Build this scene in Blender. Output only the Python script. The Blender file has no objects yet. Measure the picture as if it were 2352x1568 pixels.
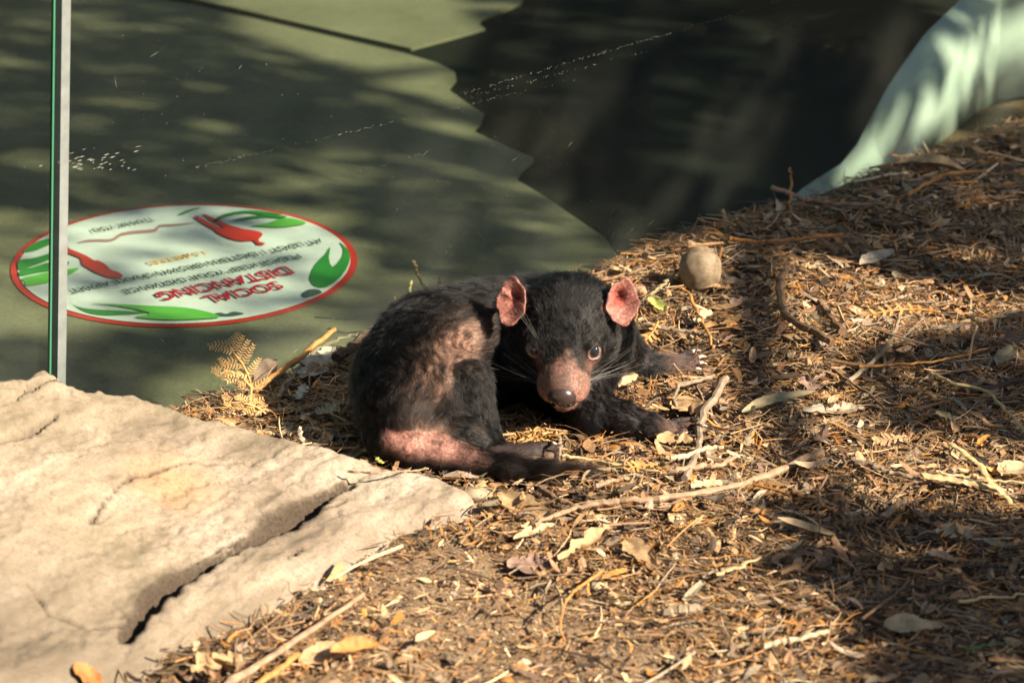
import bpy, bmesh, math, random
import numpy as np
from mathutils import Vector, Matrix

random.seed(7)
rng = np.random.default_rng(7)
SC = bpy.context.scene
COL = SC.collection

# ------------------------------------------------------------------ camera, sky, sun, exposure
CAM_Z, PITCH, LENS = 1.87, math.radians(22.0), 135.0
cam_d = bpy.data.cameras.new("camera")
cam = bpy.data.objects.new("camera", cam_d)
COL.objects.link(cam)
cam.location = (0, 0, CAM_Z)
cam.rotation_euler = (math.pi / 2 - PITCH, 0, 0)
cam_d.lens, cam_d.sensor_width = LENS, 36.0
cam_d.clip_start, cam_d.clip_end = 0.05, 600
cam_d.dof.use_dof = True
cam_d.dof.focus_distance = 4.78
cam_d.dof.aperture_fstop = 6.3
SC.camera = cam

SUN_DIR = Vector((0.72, -0.38, 0.575)).normalized()      # towards the sun
elev = math.asin(SUN_DIR.z)
world = bpy.data.worlds.new("World")
SC.world = world
world.use_nodes = True
wn, wl = world.node_tree.nodes, world.node_tree.links
bg = wn.get("Background") or wn.new("ShaderNodeBackground")
out = wn.get("World Output") or wn.new("ShaderNodeOutputWorld")
wl.new(bg.outputs[0], out.inputs[0])
sky = wn.new("ShaderNodeTexSky")
sky.sky_type = 'NISHITA'
sky.sun_disc = False
sky.sun_elevation = elev
sky.sun_rotation = math.atan2(SUN_DIR.x, SUN_DIR.y)
wl.new(sky.outputs[0], bg.inputs[0])
bg.inputs[1].default_value = 0.05
sun_d = bpy.data.lights.new("sun", 'SUN')
sun = bpy.data.objects.new("sun", sun_d)
COL.objects.link(sun)
sun_d.energy = 5.0
sun_d.angle = math.radians(0.53)
sun_d.color = (1.0, 0.87, 0.68)
sun.rotation_euler = SUN_DIR.to_track_quat('Z', 'Y').to_euler()
SC.view_settings.view_transform = 'Standard'
SC.view_settings.look = 'None'
SC.view_settings.exposure = 1.5
SC.view_settings.gamma = 1.0
SC.view_settings.use_curve_mapping = False
try:
    SC.cycles.use_denoising = True
    SC.cycles.denoising_prefilter = 'ACCURATE'
    SC.cycles.sample_clamp_indirect = 2.0
    SC.cycles.sample_clamp_direct = 5.0
    SC.cycles.transparent_max_bounces = 12
    SC.cycles.max_bounces = 8
except Exception:
    pass

# ------------------------------------------------------------------ helpers
FPX = 2352 * LENS / 36.0
R3 = np.array(Matrix.Rotation(math.pi / 2 - PITCH, 3, 'X'))


def at(px, py, z=0.0):
    """World point at height z seen at survey coordinates px, py (2352 wide)."""
    d = R3 @ np.array([(px - 1176) / FPX, (784 - py) / FPX, -1.0])
    t = (z - CAM_Z) / d[2]
    return np.array([d[0] * t, d[1] * t, z])


def unit(v):
    v = np.asarray(v, float)
    return v / (np.linalg.norm(v) + 1e-12)


def tag(o, label=None, cat=None, group=None, kind=None):
    if label: o['label'] = label
    if cat: o['category'] = cat
    if group: o['group'] = group
    if kind: o['kind'] = kind
    return o


def empty(name, loc=(0, 0, 0)):
    o = bpy.data.objects.new(name, None)
    COL.objects.link(o)
    o.location = loc
    return o


def mesh_np(name, co, faces, mat=None, parent=None, smooth=False, cols=None):
    """One mesh object from arrays; faces is an int array (n, k) or a list of index tuples."""
    me = bpy.data.meshes.new(name)
    co = np.asarray(co, np.float32)
    if isinstance(faces, np.ndarray):
        n, k = faces.shape
        me.vertices.add(len(co))
        me.vertices.foreach_set("co", co.ravel())
        me.loops.add(n * k)
        me.loops.foreach_set("vertex_index", faces.astype(np.int32).ravel())
        me.polygons.add(n)
        me.polygons.foreach_set("loop_start", np.arange(0, n * k, k, dtype=np.int32))
        me.update(calc_edges=True)
    else:
        me.from_pydata([tuple(map(float, c)) for c in co], [], [tuple(map(int, f)) for f in faces])
        me.update()
    me.polygons.foreach_set("use_smooth", np.full(len(me.polygons), smooth, bool))
    if cols is not None:
        a = me.attributes.new("Col", 'FLOAT_COLOR', 'POINT')
        c4 = np.ones((len(co), 4), np.float32)
        c4[:, :3] = cols
        a.data.foreach_set("color", c4.ravel())
    if mat is not None:
        me.materials.append(mat)
    o = bpy.data.objects.new(name, me)
    COL.objects.link(o)
    if parent is not None:
        o.parent = parent
        o.matrix_parent_inverse = Matrix.Translation(-Vector(parent.location))
    return o


class NT:
    def __init__(self, name):
        self.m = bpy.data.materials.new(name)
        self.m.use_nodes = True
        self.n, self.l = self.m.node_tree.nodes, self.m.node_tree.links
        self.bsdf = self.n.get("Principled BSDF")
        self.out = self.n.get("Material Output")

    def new(self, t, **kw):
        x = self.n.new(t)
        for k, v in kw.items():
            setattr(x, k, v)
        return x

    def link(self, a, b):
        self.l.new(a, b)

    def noise(self, scale, detail=6, rough=0.6, vec=None):
        x = self.new("ShaderNodeTexNoise")
        x.inputs["Scale"].default_value = scale
        x.inputs["Detail"].default_value = detail
        x.inputs["Roughness"].default_value = rough
        if vec is not None:
            self.link(vec, x.inputs["Vector"])
        return x.outputs[0]

    def coord(self, kind="Object"):
        return self.new("ShaderNodeTexCoord").outputs[kind]

    def ramp(self, fac, stops):
        x = self.new("ShaderNodeValToRGB")
        e = x.color_ramp.elements
        while len(e) < len(stops):
            e.new(0.5)
        for i, (p, c) in enumerate(stops):
            e[i].position = p
            e[i].color = (*c, 1) if len(c) == 3 else c
        self.link(fac, x.inputs[0])
        return x.outputs[0]

    def mix(self, fac, a, b, mode='MIX'):
        x = self.new("ShaderNodeMix", data_type='RGBA', blend_type=mode)
        for s, v in ((0, fac), (6, a), (7, b)):
            if isinstance(v, (int, float)):
                x.inputs[s].default_value = v
            elif isinstance(v, tuple):
                x.inputs[s].default_value = (*v, 1)
            else:
                self.link(v, x.inputs[s])
        return x.outputs[2]

    def math(self, op, a, b=0.0, clamp=False):
        x = self.new("ShaderNodeMath", operation=op, use_clamp=clamp)
        for s, v in ((0, a), (1, b)):
            if isinstance(v, (int, float)):
                x.inputs[s].default_value = v
            else:
                self.link(v, x.inputs[s])
        return x.outputs[0]

    def bump(self, h, strength=0.5, dist=0.002):
        x = self.new("ShaderNodeBump")
        x.inputs["Strength"].default_value = strength
        x.inputs["Distance"].default_value = dist
        self.link(h, x.inputs["Height"])
        self.link(x.outputs[0], self.bsdf.inputs["Normal"])

    def set(self, color=None, rough=0.7, spec=0.3):
        b = self.bsdf
        if color is not None:
            if isinstance(color, tuple):
                b.inputs["Base Color"].default_value = (*color, 1)
            else:
                self.link(color, b.inputs["Base Color"])
        b.inputs["Roughness"].default_value = rough
        b.inputs["Specular IOR Level"].default_value = spec
        return self.m


def mat_vary(name, c, amount=0.35, scale=120, rough=0.7, spec=0.3, bump=0.3, stretch=None):
    """Plain organic surface: a base colour with fibres or mottling and fine relief."""
    t = NT(name)
    vec = t.coord("Object")
    if stretch:
        mp = t.new("ShaderNodeMapping")
        mp.inputs["Scale"].default_value = stretch
        t.link(vec, mp.inputs["Vector"])
        vec = mp.outputs[0]
    n = t.noise(scale, 6, 0.65, vec)
    dk = tuple(x * (1 - amount) for x in c)
    lt = tuple(min(1, x * (1 + amount)) for x in c)
    col = t.ramp(n, [(0.3, dk), (0.5, c), (0.72, lt)])
    t.bump(n, bump, 0.0012)
    return t.set(col, rough, spec)


# smooth value noise on arrays (for heightfields and shapes)
_tab = np.random.default_rng(3).random((64, 64, 64)).astype(np.float32)


def vnoise(p, scale):
    q = np.asarray(p, np.float64) * scale + 100.0
    i = np.floor(q).astype(int)
    f = q - i
    f = f * f * (3 - 2 * f)
    r = 0
    for dx in (0, 1):
        for dy in (0, 1):
            for dz in (0, 1):
                w = (f[..., 0] if dx else 1 - f[..., 0]) * (f[..., 1] if dy else 1 - f[..., 1]) * (f[..., 2] if dz else 1 - f[..., 2])
                r = r + w * _tab[(i[..., 0] + dx) % 64, (i[..., 1] + dy) % 64, (i[..., 2] + dz) % 64]
    return r * 2 - 1


def fbm(p, scale, octaves=4, gain=0.5):
    r, a = 0, 1.0
    for k in range(octaves):
        r = r + a * vnoise(np.asarray(p) + 7.3 * k, scale * 2 ** k)
        a *= gain
    return r


def xyz(x, y, z=0.0):
    return np.stack([x, y, np.zeros_like(x) + z], -1)


def gz(x, y):
    """Height of the earth under the litter."""
    x, y = np.asarray(x, float), np.asarray(y, float)
    c_ = at(1200, 940)
    k = np.clip((np.hypot((x - c_[0]) / 1.15, y - c_[1]) - .19) / .14, 0, 1)
    k = k * k * (3 - 2 * k)
    return 0.001 + 0.005 * k + (.12 + .88 * k) * (0.010 * vnoise(xyz(x, y), 7.0) + 0.005 * vnoise(xyz(x, y, 3.0), 16.0))


def smoothstep(a, b, x):
    t_ = np.clip((x - a) / (b - a), 0, 1)
    return t_ * t_ * (3 - 2 * t_)


def poly_dist(px_, py_, poly):
    """Signed distance (positive inside) of points to a closed polygon."""
    d = np.full(px_.shape, 1e9)
    ins = np.zeros(px_.shape, bool)
    n = len(poly)
    for i in range(n):
        x0, y0 = poly[i]
        x1, y1 = poly[(i + 1) % n]
        ux, uy = x1 - x0, y1 - y0
        tt = np.clip(((px_ - x0) * ux + (py_ - y0) * uy) / (ux * ux + uy * uy + 1e-12), 0, 1)
        d = np.minimum(d, np.hypot(px_ - x0 - tt * ux, py_ - y0 - tt * uy))
        cr = ((y0 > py_) != (y1 > py_)) & (px_ < (x1 - x0) * (py_ - y0) / (y1 - y0 + 1e-15) + x0)
        ins ^= cr
    return np.where(ins, d, -d)


DUST = [tuple(at(a, b)[:2]) for a, b in [(820, 1300), (960, 1262), (1100, 1225), (1180, 1300), (1330, 1340), (1520, 1400), (1660, 1640), (700, 1640), (640, 1500)]]

# ------------------------------------------------------------------ the glass line
GA, GB = at(470, 940)[:2], at(2000, 410)[:2]
GD = unit(GB - GA)                                   # along the glass, away to the right
GN = np.array([GD[1], -GD[0]])                       # towards the camera side
LEAN = -math.tan(math.radians(5.2))


def side(x, y):
    """Distance in front of the glass foot line (positive on the animal's side)."""
    return (np.asarray(x) - GA[0]) * GN[0] + (np.asarray(y) - GA[1]) * GN[1]


def on_glass(s, z, off=0.0):
    p = GA + GD * s - GN * (z * LEAN) + GN * off
    return np.array([p[0], p[1], z])


# ------------------------------------------------------------------ setting: ground, painted shade sheet, path
t = NT("earth")
n1 = t.noise(30, 8, 0.7, t.coord("Object"))
dust_a = t.new("ShaderNodeAttribute", attribute_name="Col")
n2 = t.noise(260, 4, 0.7, t.coord("Object"))
c = t.mix(0.5, t.ramp(n1, [(0.3, (0.05, 0.031, 0.018)), (0.7, (0.19, 0.12, 0.066))]),
          t.ramp(n2, [(0.35, (0.035, 0.023, 0.014)), (0.7, (0.34, 0.225, 0.13))]))
c = t.mix(dust_a.outputs[0], c, t.ramp(t.math('ADD', t.math('MULTIPLY', n1, .5), t.math('MULTIPLY', n2, .5)), [(0.35, (0.13, 0.085, 0.05)), (0.62, (0.36, 0.25, 0.155))]))
t.bump(t.math('ADD', n1, t.math('MULTIPLY', n2, 0.6)), 0.8, 0.006)
M_EARTH = t.set(c, 0.95, 0.1)

g = 260.0
tag(mesh_np("ground", [(-g, -g, -0.06), (g, -g, -0.06), (g, g, -0.06), (-g, g, -0.06)], [(0, 1, 2, 3)], M_EARTH), kind='structure')

# earth of the enclosure, bumpy, in front of the glass
nx, ny = 190, 190
S, Wd = np.meshgrid(np.linspace(-2.2, 2.6, nx), np.linspace(-0.012, 3.0, ny), indexing='ij')
ex = GA[0] + GD[0] * S + GN[0] * Wd
ey = GA[1] + GD[1] * S + GN[1] * Wd
ez = gz(ex, ey) + 0.003 * fbm(xyz(ex, ey), 45, 2)
idx = np.arange(nx * ny).reshape(nx, ny)
q = np.stack([idx[:-1, :-1], idx[1:, :-1], idx[1:, 1:], idx[:-1, 1:]], -1).reshape(-1, 4)
dm_ = smoothstep(-.06, .06, poly_dist(ex, ey, DUST) + .02 * vnoise(xyz(ex, ey), 14)) * .9
o = mesh_np("enclosure_ground", np.stack([ex, ey, ez], -1).reshape(-1, 3), q, M_EARTH, smooth=True, cols=np.repeat(dm_.reshape(-1, 1), 3, 1))
tag(o, kind='structure')

# ground beyond the glass, near-black to paint the shadow on the path
t = NT("painted_shade")
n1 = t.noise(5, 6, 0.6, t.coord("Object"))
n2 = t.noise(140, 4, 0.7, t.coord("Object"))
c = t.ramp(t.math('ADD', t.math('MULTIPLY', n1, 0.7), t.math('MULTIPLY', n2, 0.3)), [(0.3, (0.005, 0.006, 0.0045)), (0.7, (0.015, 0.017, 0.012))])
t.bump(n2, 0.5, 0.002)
M_SHADE = t.set(c, 0.9, 0.15)
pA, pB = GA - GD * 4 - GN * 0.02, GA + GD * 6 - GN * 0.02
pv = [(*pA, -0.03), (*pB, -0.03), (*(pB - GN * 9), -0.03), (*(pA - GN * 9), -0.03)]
tag(mesh_np("shade_sheet", pv, [(0, 1, 2, 3)], M_SHADE), kind='structure')

# olive concrete path in two slabs with an open joint
t = NT("olive_concrete")
n1 = t.noise(9, 7, 0.6, t.coord("Object"))
n2 = t.noise(220, 3, 0.6, t.coord("Object"))
c = t.mix(0.35, t.ramp(n1, [(0.3, (0.115, 0.105, 0.062)), (0.7, (0.185, 0.17, 0.106))]), t.ramp(n2, [(0.3, (0.09, 0.082, 0.05)), (0.7, (0.22, 0.20, 0.13))]))
t.bump(n2, 0.3, 0.001)
M_PATH = t.set(c, 0.85, 0.25)


def slab(name, outline, z0=-0.0295, z1=-0.0255, mat=M_PATH, parent=None):
    bm = bmesh.new()
    vs = [bm.verts.new(tuple(at(px, py, z1))) for px, py in outline]
    f = bm.faces.new(vs)
    f.normal_update()
    if f.normal.z < 0:
        f.normal_flip()
    r = bmesh.ops.extrude_face_region(bm, geom=[f])
    for v in r['geom']:
        if isinstance(v, bmesh.types.BMVert):
            v.co.z = z0
    bmesh.ops.recalc_face_normals(bm, faces=bm.faces[:])
    bmesh.ops.triangulate(bm, faces=[f for f in bm.faces if len(f.verts) > 4])
    me = bpy.data.meshes.new(name)
    bm.to_mesh(me)
    bm.free()
    me.materials.append(mat)
    o = bpy.data.objects.new(name, me)
    COL.objects.link(o)
    return o


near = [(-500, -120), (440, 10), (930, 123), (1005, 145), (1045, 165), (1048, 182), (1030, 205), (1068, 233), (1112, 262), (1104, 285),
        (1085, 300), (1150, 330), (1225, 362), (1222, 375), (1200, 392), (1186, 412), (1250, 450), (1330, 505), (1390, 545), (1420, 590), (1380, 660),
        (1000, 780), (400, 985), (-500, 1300)]  # scalloped edge is the shadow outline, cut into the slab
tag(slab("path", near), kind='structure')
far = [(-500, -141), (-440, -330), (1300, -330), (1250, -90), (1196, 8), (1150, 28), (1105, 45), (1100, 56), (1114, 66), (1050, 84), (945, 112), (440, -3)]  # jagged side again follows the painted shadow
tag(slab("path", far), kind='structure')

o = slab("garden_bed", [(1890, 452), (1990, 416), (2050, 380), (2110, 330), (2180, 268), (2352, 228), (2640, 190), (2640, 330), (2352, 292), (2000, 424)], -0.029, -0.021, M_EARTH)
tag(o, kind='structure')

# ------------------------------------------------------------------ sticker on the path
def flat_mat(name, c, rough=0.55):
    t = NT(name)
    n = t.noise(35, 5, 0.6, t.coord("Object"))
    return t.set(t.mix(0.22, c, t.ramp(n, [(0.35, tuple(x * 0.6 for x in c)), (0.65, c)])), rough, 0.3)


M_RED = flat_mat("sticker_red", (0.48, 0.03, 0.018))
M_WHITE = flat_mat("sticker_white", (0.56, 0.58, 0.56))
M_GREEN = flat_mat("sticker_green", (0.025, 0.20, 0.03))
M_LEAFL = flat_mat("sticker_light_green", (0.10, 0.36, 0.05))
M_TEXT = flat_mat("sticker_ink", (0.018, 0.06, 0.03))
M_ORANGE = flat_mat("sticker_orange", (0.72, 0.36, 0.03))
M_SNAKE = flat_mat("sticker_snake", (0.34, 0.16, 0.17))
M_CRIM = flat_mat("sticker_crimson", (0.45, 0.012, 0.03))
M_GREY = flat_mat("sticker_paw_print", (0.05, 0.08, 0.07))
ST_Z = -0.0240
stc = at(424, 604, ST_Z)
sticker = empty("floor_sticker", stc)
tag(sticker, "round white floor sticker with red rim asking visitors to keep distance, seen through the glass", "sticker")


def print_poly(name, pts, mat, lvl):
    z = ST_Z + 0.0012 * lvl
    bm = bmesh.new()
    f = bm.faces.new([bm.verts.new(tuple(p)) for p in pts(z)])
    f.normal_update()
    if f.normal.z < 0:
        f.normal_flip()
    bmesh.ops.triangulate(bm, faces=bm.faces[:])
    me = bpy.data.meshes.new(name)
    bm.to_mesh(me)
    bm.free()
    me.materials.append(mat)
    o = bpy.data.objects.new(name, me)
    COL.objects.link(o)
    o.parent = sticker
    o.matrix_parent_inverse = Matrix.Translation(-Vector(stc))
    return o


def smooth_loop(p, n=4):
    """Catmull-Rom through a closed loop of 2D points."""
    p = np.asarray(p, float)
    o = []
    for i in range(len(p)):
        a, b, c_, d = p[i - 1], p[i], p[(i + 1) % len(p)], p[(i + 2) % len(p)]
        for k in range(n):
            s = k / n
            o.append(0.5 * ((2 * b) + (c_ - a) * s + (2 * a - 5 * b + 4 * c_ - d) * s * s + (3 * b - a - 3 * c_ + d) * s ** 3))
    return o


def px_poly(pts, ox=0, oy=0, k=1.0, n=4):
    sm = smooth_loop(pts, n)
    return lambda z: [at(ox + x * k, oy + y * k, z) for x, y in sm]


RAD = float(abs(at(822, 604, ST_Z)[0] - at(28, 604, ST_Z)[0]) / 2)
circ = lambda r: (lambda z: [np.array([stc[0] + r * math.cos(a), stc[1] + r * math.sin(a), z]) for a in np.linspace(0, 2 * math.pi, 97)[:-1]])
print_poly("red_rim", circ(RAD), M_RED, 0)
print_poly("white_face", circ(RAD * 0.958), M_WHITE, 1)
KA, OXA, OYA = 0.3189 / 1.7415 * 1.0, 0.0, 800 / 1.7415          # first survey crop
OXB, OYB = 700 / 1.7415, 800 / 1.7415                             # second survey crop
A_ = lambda pts, n=4: px_poly(pts, OXA, OYA, KA, n)
B_ = lambda pts, n=4: px_poly(pts, OXB, OYB, KA, n)
print_poly("leaf_print", A_([(300, 640), (470, 520), (690, 470), (800, 470), (620, 560), (420, 640)]), M_GREEN, 2)
print_poly("leaf_print", A_([(240, 760), (450, 720), (720, 640), (860, 650), (640, 740), (400, 830), (250, 880)]), M_GREEN, 2)
print_poly("leaf_print", A_([(250, 890), (450, 830), (700, 760), (870, 780), (760, 860), (480, 910), (265, 950)]), M_GREEN, 2)
print_poly("leaf_print", A_([(280, 980), (480, 930), (760, 880), (990, 850), (900, 920), (700, 1010), (360, 1075), (310, 1030)]), M_LEAFL, 2)
print_poly("leaf_print", A_([(870, 1275), (990, 1340), (1200, 1370), (1500, 1385), (1880, 1410), (1500, 1440), (1250, 1440), (1050, 1390)]), M_GREEN, 2)
print_poly("leaf_print", A_([(1150, 1290), (1500, 1330), (1880, 1415), (1700, 1465), (2100, 1500), (2500, 1490), (2760, 1465), (2600, 1400), (2300, 1345), (1800, 1320)]), M_LEAFL, 3)
print_poly("leaf_print", B_([(1950, 585), (1880, 680), (1760, 800), (1690, 950), (1700, 1020), (1760, 1080), (1900, 1090), (2080, 960), (2180, 800), (2190, 660), (2110, 560), (2060, 530), (2110, 610), (2090, 720), (1975, 840), (1930, 720)], 2), M_GREEN, 2)
print_poly("leaf_print", B_([(480, 300), (500, 240), (640, 170), (900, 130), (1150, 145), (1350, 185), (1150, 190), (900, 160), (700, 190), (560, 240)]), M_GREEN, 3)
print_poly("leaf_print", B_([(700, 260), (900, 210), (1130, 190), (1400, 200), (1330, 225), (1150, 215), (900, 240)]), M_GREEN, 3)
print_poly("leaf_print", B_([(950, 320), (1150, 290), (1300, 240), (1450, 225), (1650, 285), (1500, 320), (1300, 340), (1100, 330)]), M_LEAFL, 3)
print_poly("leaf_print", B_([(30, 190), (120, 140), (240, 105), (330, 98), (220, 130), (100, 180)]), M_GREEN, 2)
print_poly("paw_print", B_([(1590, 1170), (1680, 1120), (1790, 1120), (1840, 1160), (1740, 1200), (1620, 1215)]), M_GREY, 2)
print_poly("paw_print", B_([(480, 1430), (560, 1410), (640, 1425), (720, 1400), (800, 1405), (860, 1425), (700, 1455), (540, 1450)]), M_GREY, 2)
print_poly("person_print", A_([(820, 540), (835, 600), (830, 650), (920, 690), (1010, 730), (1030, 800), (1100, 850), (1230, 920), (1400, 975), (1520, 970), (1540, 945), (1480, 900), (1390, 870), (1330, 810), (1230, 755), (1180, 755), (1090, 700), (960, 645), (860, 600), (840, 545)], 3), M_RED, 3)
print_poly("person_print", B_([(240, 215), (360, 300), (490, 370), (530, 410), (680, 480), (850, 515), (980, 505), (1030, 555), (1110, 560), (1130, 540), (1060, 520), (1050, 490), (1100, 440), (1070, 400), (960, 375), (860, 360), (680, 310), (540, 250), (380, 180), (350, 190), (480, 270), (610, 340), (560, 345), (420, 275), (280, 200)], 2), M_RED, 3)


def ribbon_pts(pts, w):
    p = np.array(pts, float)
    tn = np.gradient(p, axis=0)
    tn /= np.linalg.norm(tn, axis=1)[:, None] + 1e-9
    nrm = np.stack([-tn[:, 1], tn[:, 0]], -1)
    ww = np.asarray(w, float).reshape(-1, 1) / 2
    return [tuple(x) for x in (p + nrm * ww)] + [tuple(x) for x in (p - nrm * ww)[::-1]]


print_poly("snake_print", A_(ribbon_pts([(980, 535), (1100, 510), (1250, 505), (1370, 505), (1450, 480), (1520, 430), (1700, 400), (1900, 385), (1960, 370), (2000, 325), (2150, 315), (2300, 300), (2420, 290)], [8, 26, 30, 32, 34, 36, 38, 36, 34, 28, 24, 16, 6]), 2), M_SNAKE, 2)

t0, t1 = at(OXB + 1560 * KA, OYB + 890 * KA, ST_Z), at(OXB + -380 * KA, OYB + 1290 * KA, ST_Z)
T_ANG = math.atan2(t1[1] - t0[1], t1[0] - t0[0])


def words(body, x, y, length, hgt, mat, bold=0.0):
    """One printed line that starts at crop point x, y and runs along the sticker's text direction."""
    cu = bpy.data.curves.new("lettering", 'FONT')
    cu.body = body
    cu.size = 1.0
    cu.offset = bold
    tmp = bpy.data.objects.new("lettering", cu)
    COL.objects.link(tmp)
    bpy.context.view_layer.update()
    dims = tmp.dimensions.copy()
    me = bpy.data.meshes.new_from_object(tmp.evaluated_get(bpy.context.evaluated_depsgraph_get()))
    bpy.data.objects.remove(tmp)
    me.name = "lettering"
    me.materials.clear()
    me.materials.append(mat)
    sx, sy = length / max(dims.x, 1e-6), hgt / max(dims.y, 1e-6)
    p = at(OXB + x * KA, OYB + y * KA, ST_Z + 0.0045)
    me.transform(Matrix.Translation(Vector(p)) @ Matrix.Rotation(T_ANG, 4, 'Z') @ Matrix.Diagonal((sx, sy, 1, 1)))
    o = bpy.data.objects.new("lettering", me)
    COL.objects.link(o)
    o.parent = sticker
    o.matrix_parent_inverse = Matrix.Translation(-Vector(stc))
    return o


def span(x0, y0, x1, y1):
    return float(np.linalg.norm(at(OXB + x0 * KA, OYB + y0 * KA, ST_Z) - at(OXB + x1 * KA, OYB + y1 * KA, ST_Z)))


words("SOCIAL", 1270, 1015, span(1270, 1015, 350, 1215), 0.030, M_CRIM, 0.02)
words("DISTANCING", 1400, 825, span(1400, 825, -205, 1190), 0.032, M_CRIM, 0.02)
words("PLEASE KEEP YOUR DISTANCE", 1540, 675, span(1540, 675, -610, 1160), 0.017, M_TEXT, 0.01)
words("AT LEAST 1 EASTERN BROWN SNAKE APART", 1810, 480, span(1810, 480, -1260, 1170), 0.017, M_TEXT, 0.01)
words("1.5 METRES", 400, 620, span(400, 620, -310, 775), 0.014, M_ORANGE, 0.01)
words("THANK YOU", -300, 215, span(-300, 215, -1050, 370), 0.016, M_TEXT, 0.01)

# ------------------------------------------------------------------ pale wing wall beyond the glass
t = NT("pale_render")
n1 = t.noise(7, 5, 0.55, t.coord("Object"))
c = t.ramp(n1, [(0.35, (0.36, 0.41, 0.385)), (0.65, (0.50, 0.55, 0.52))])
t.bump(t.noise(90, 4, 0.6, t.coord("Object")), 0.25, 0.002)
M_PALE = t.set(c, 0.8, 0.25)
prof = [  # base px, base py, height in survey px above the base
    (1775, 500, 2), (1805, 478, 8), (1840, 455, 22), (1880, 440, 34), (1930, 426, 52), (1965, 416, 88), (2000, 405, 150), (2030, 385, 188), (2060, 362, 212), (2110, 318, 240),
    (2180, 258, 246), (2225, 235, 290), (2290, 229, 380), (2352, 222, 450), (2480, 205, 520), (2700, 180, 600)]
fr_b, fr_t = [], []
for px, py, h in prof:
    b = at(px, py, -0.03)
    zt = h * np.linalg.norm(b - np.array([0, 0, CAM_Z])) / FPX / math.cos(PITCH - 0.05)
    fr_b.append(b)
    fr_t.append(np.array([b[0] * 1.0, b[1] + 0.02 * zt, -0.03 + zt]))
fr_b, fr_t = np.array(fr_b), np.array(fr_t)
back = np.array([0.10, 0.10, -0.012])
rows = [fr_b]
for s in (0.25, 0.5, 0.75, 0.95):
    rows.append(fr_b * (1 - s) + fr_t * s)
rows.append(fr_t + back * 0.10)
rows.append(fr_t + back)
rows.append(fr_b + back)
V = np.stack(rows)
m_, n_ = V.shape[:2]
idx = np.arange(m_ * n_).reshape(m_, n_)
q = np.stack([idx[:-1, :-1], idx[:-1, 1:], idx[1:, 1:], idx[1:, :-1]], -1).reshape(-1, 4)
q = np.concatenate([q, np.stack([idx[-1, :-1], idx[-1, 1:], idx[0, 1:], idx[0, :-1]], -1)])
wall = mesh_np("wing_wall", V.reshape(-1, 3), q, M_PALE, smooth=True)
tag(wall, "pale mint rendered wall with a flaring foot behind the glass beyond the leaf litter", "wall")

# ------------------------------------------------------------------ glass panels
def glass_mat():
    t = NT("green_tinted_glass")
    tr = t.new("ShaderNodeBsdfTransparent")
    tr.inputs[0].default_value = (0.875, 0.925, 0.88, 1)
    gl = t.new("ShaderNodeBsdfGlossy")
    gl.inputs[0].default_value = (0.9, 1.0, 0.95, 1)
    gl.inputs["Roughness"].default_value = 0.0
    fr = t.new("ShaderNodeLayerWeight")
    fr.inputs[0].default_value = 0.5
    m1 = t.new("ShaderNodeMixShader")
    t.link(t.math('ADD', t.math('MULTIPLY', t.math('POWER', fr.outputs[1], 5.0), 0.35), 0.005), m1.inputs[0])
    t.link(tr.outputs[0], m1.inputs[1])
    t.link(gl.outputs[0], m1.inputs[2])
    df = t.new("ShaderNodeBsdfDiffuse")
    df.inputs[0].default_value = (0.42, 0.43, 0.38, 1)
    co = t.coord("Object")
    sep = t.new("ShaderNodeSeparateXYZ")
    t.link(co, sep.inputs[0])
    low = t.math('MULTIPLY', t.math('SUBTRACT', 0.34, sep.outputs[2], True), 0.16)
    cloud = t.ramp(t.noise(9, 6, 0.62, co), [(0.48, (0, 0, 0)), (0.8, (0.16, 0.16, 0.16))])
    speck = t.ramp(t.noise(330, 2, 0.5, co), [(0.68, (0, 0, 0)), (0.76, (0.3, 0.3, 0.3))])
    patch = t.ramp(t.noise(4, 3, 0.5, co), [(0.4, (0, 0, 0)), (0.7, (1, 1, 1))])
    mp = t.new("ShaderNodeMapping")
    mp.inputs["Scale"].default_value = (6, 6, 160)
    mp.inputs["Rotation"].default_value = (0.2, 0.15, 0.3)
    t.link(co, mp.inputs[0])
    smear = t.ramp(t.noise(1.6, 5, 0.6, mp.outputs[0]), [(0.55, (0, 0, 0)), (0.8, (0.07, 0.07, 0.07))])
    f = t.math('ADD', t.math('MULTIPLY', cloud, t.math('ADD', low, 0.02)), t.math('MULTIPLY', low, 0.55))
    f = t.math('ADD', f, t.math('MULTIPLY', speck, t.math('MULTIPLY', patch, t.math('ADD', low, 0.12))))
    f = t.math('ADD', f, t.math('MULTIPLY', smear, 0.10))
    f = t.math('ADD', f, 0.0015, True)
    m2 = t.new("ShaderNodeMixShader")
    t.link(f, m2.inputs[0])
    t.link(m1.outputs[0], m2.inputs[1])
    t.link(df.outputs[0], m2.inputs[2])
    t.link(m2.outputs[0], t.out.inputs[0])
    t.n.remove(t.bsdf)
    return t.m


M_GLASS = glass_mat()
t = NT("ground_glass_edge")
M_EDGE = t.set(t.ramp(t.noise(60, 4, 0.5, t.coord("Object")), [(0.3, (0.17, 0.19, 0.185)), (0.7, (0.23, 0.25, 0.245))]), 0.35, 0.5)
t = NT("green_glass_edge")
M_EDGEG = t.set((0.05, 0.20, 0.11), 0.15, 0.6)


def glass_box(name, s0, s1, z0, z1, th, mat, parent=None, off=0.0):
    co = [on_glass(s, z, o_ + off) for s in (s0, s1) for z in (z0, z1) for o_ in (0.0, -th)]
    f = [(0, 1, 3, 2), (4, 6, 7, 5), (0, 4, 5, 1), (2, 3, 7, 6), (0, 2, 6, 4), (1, 5, 7, 3)]
    return mesh_np(name, co, f, mat, parent)


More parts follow.
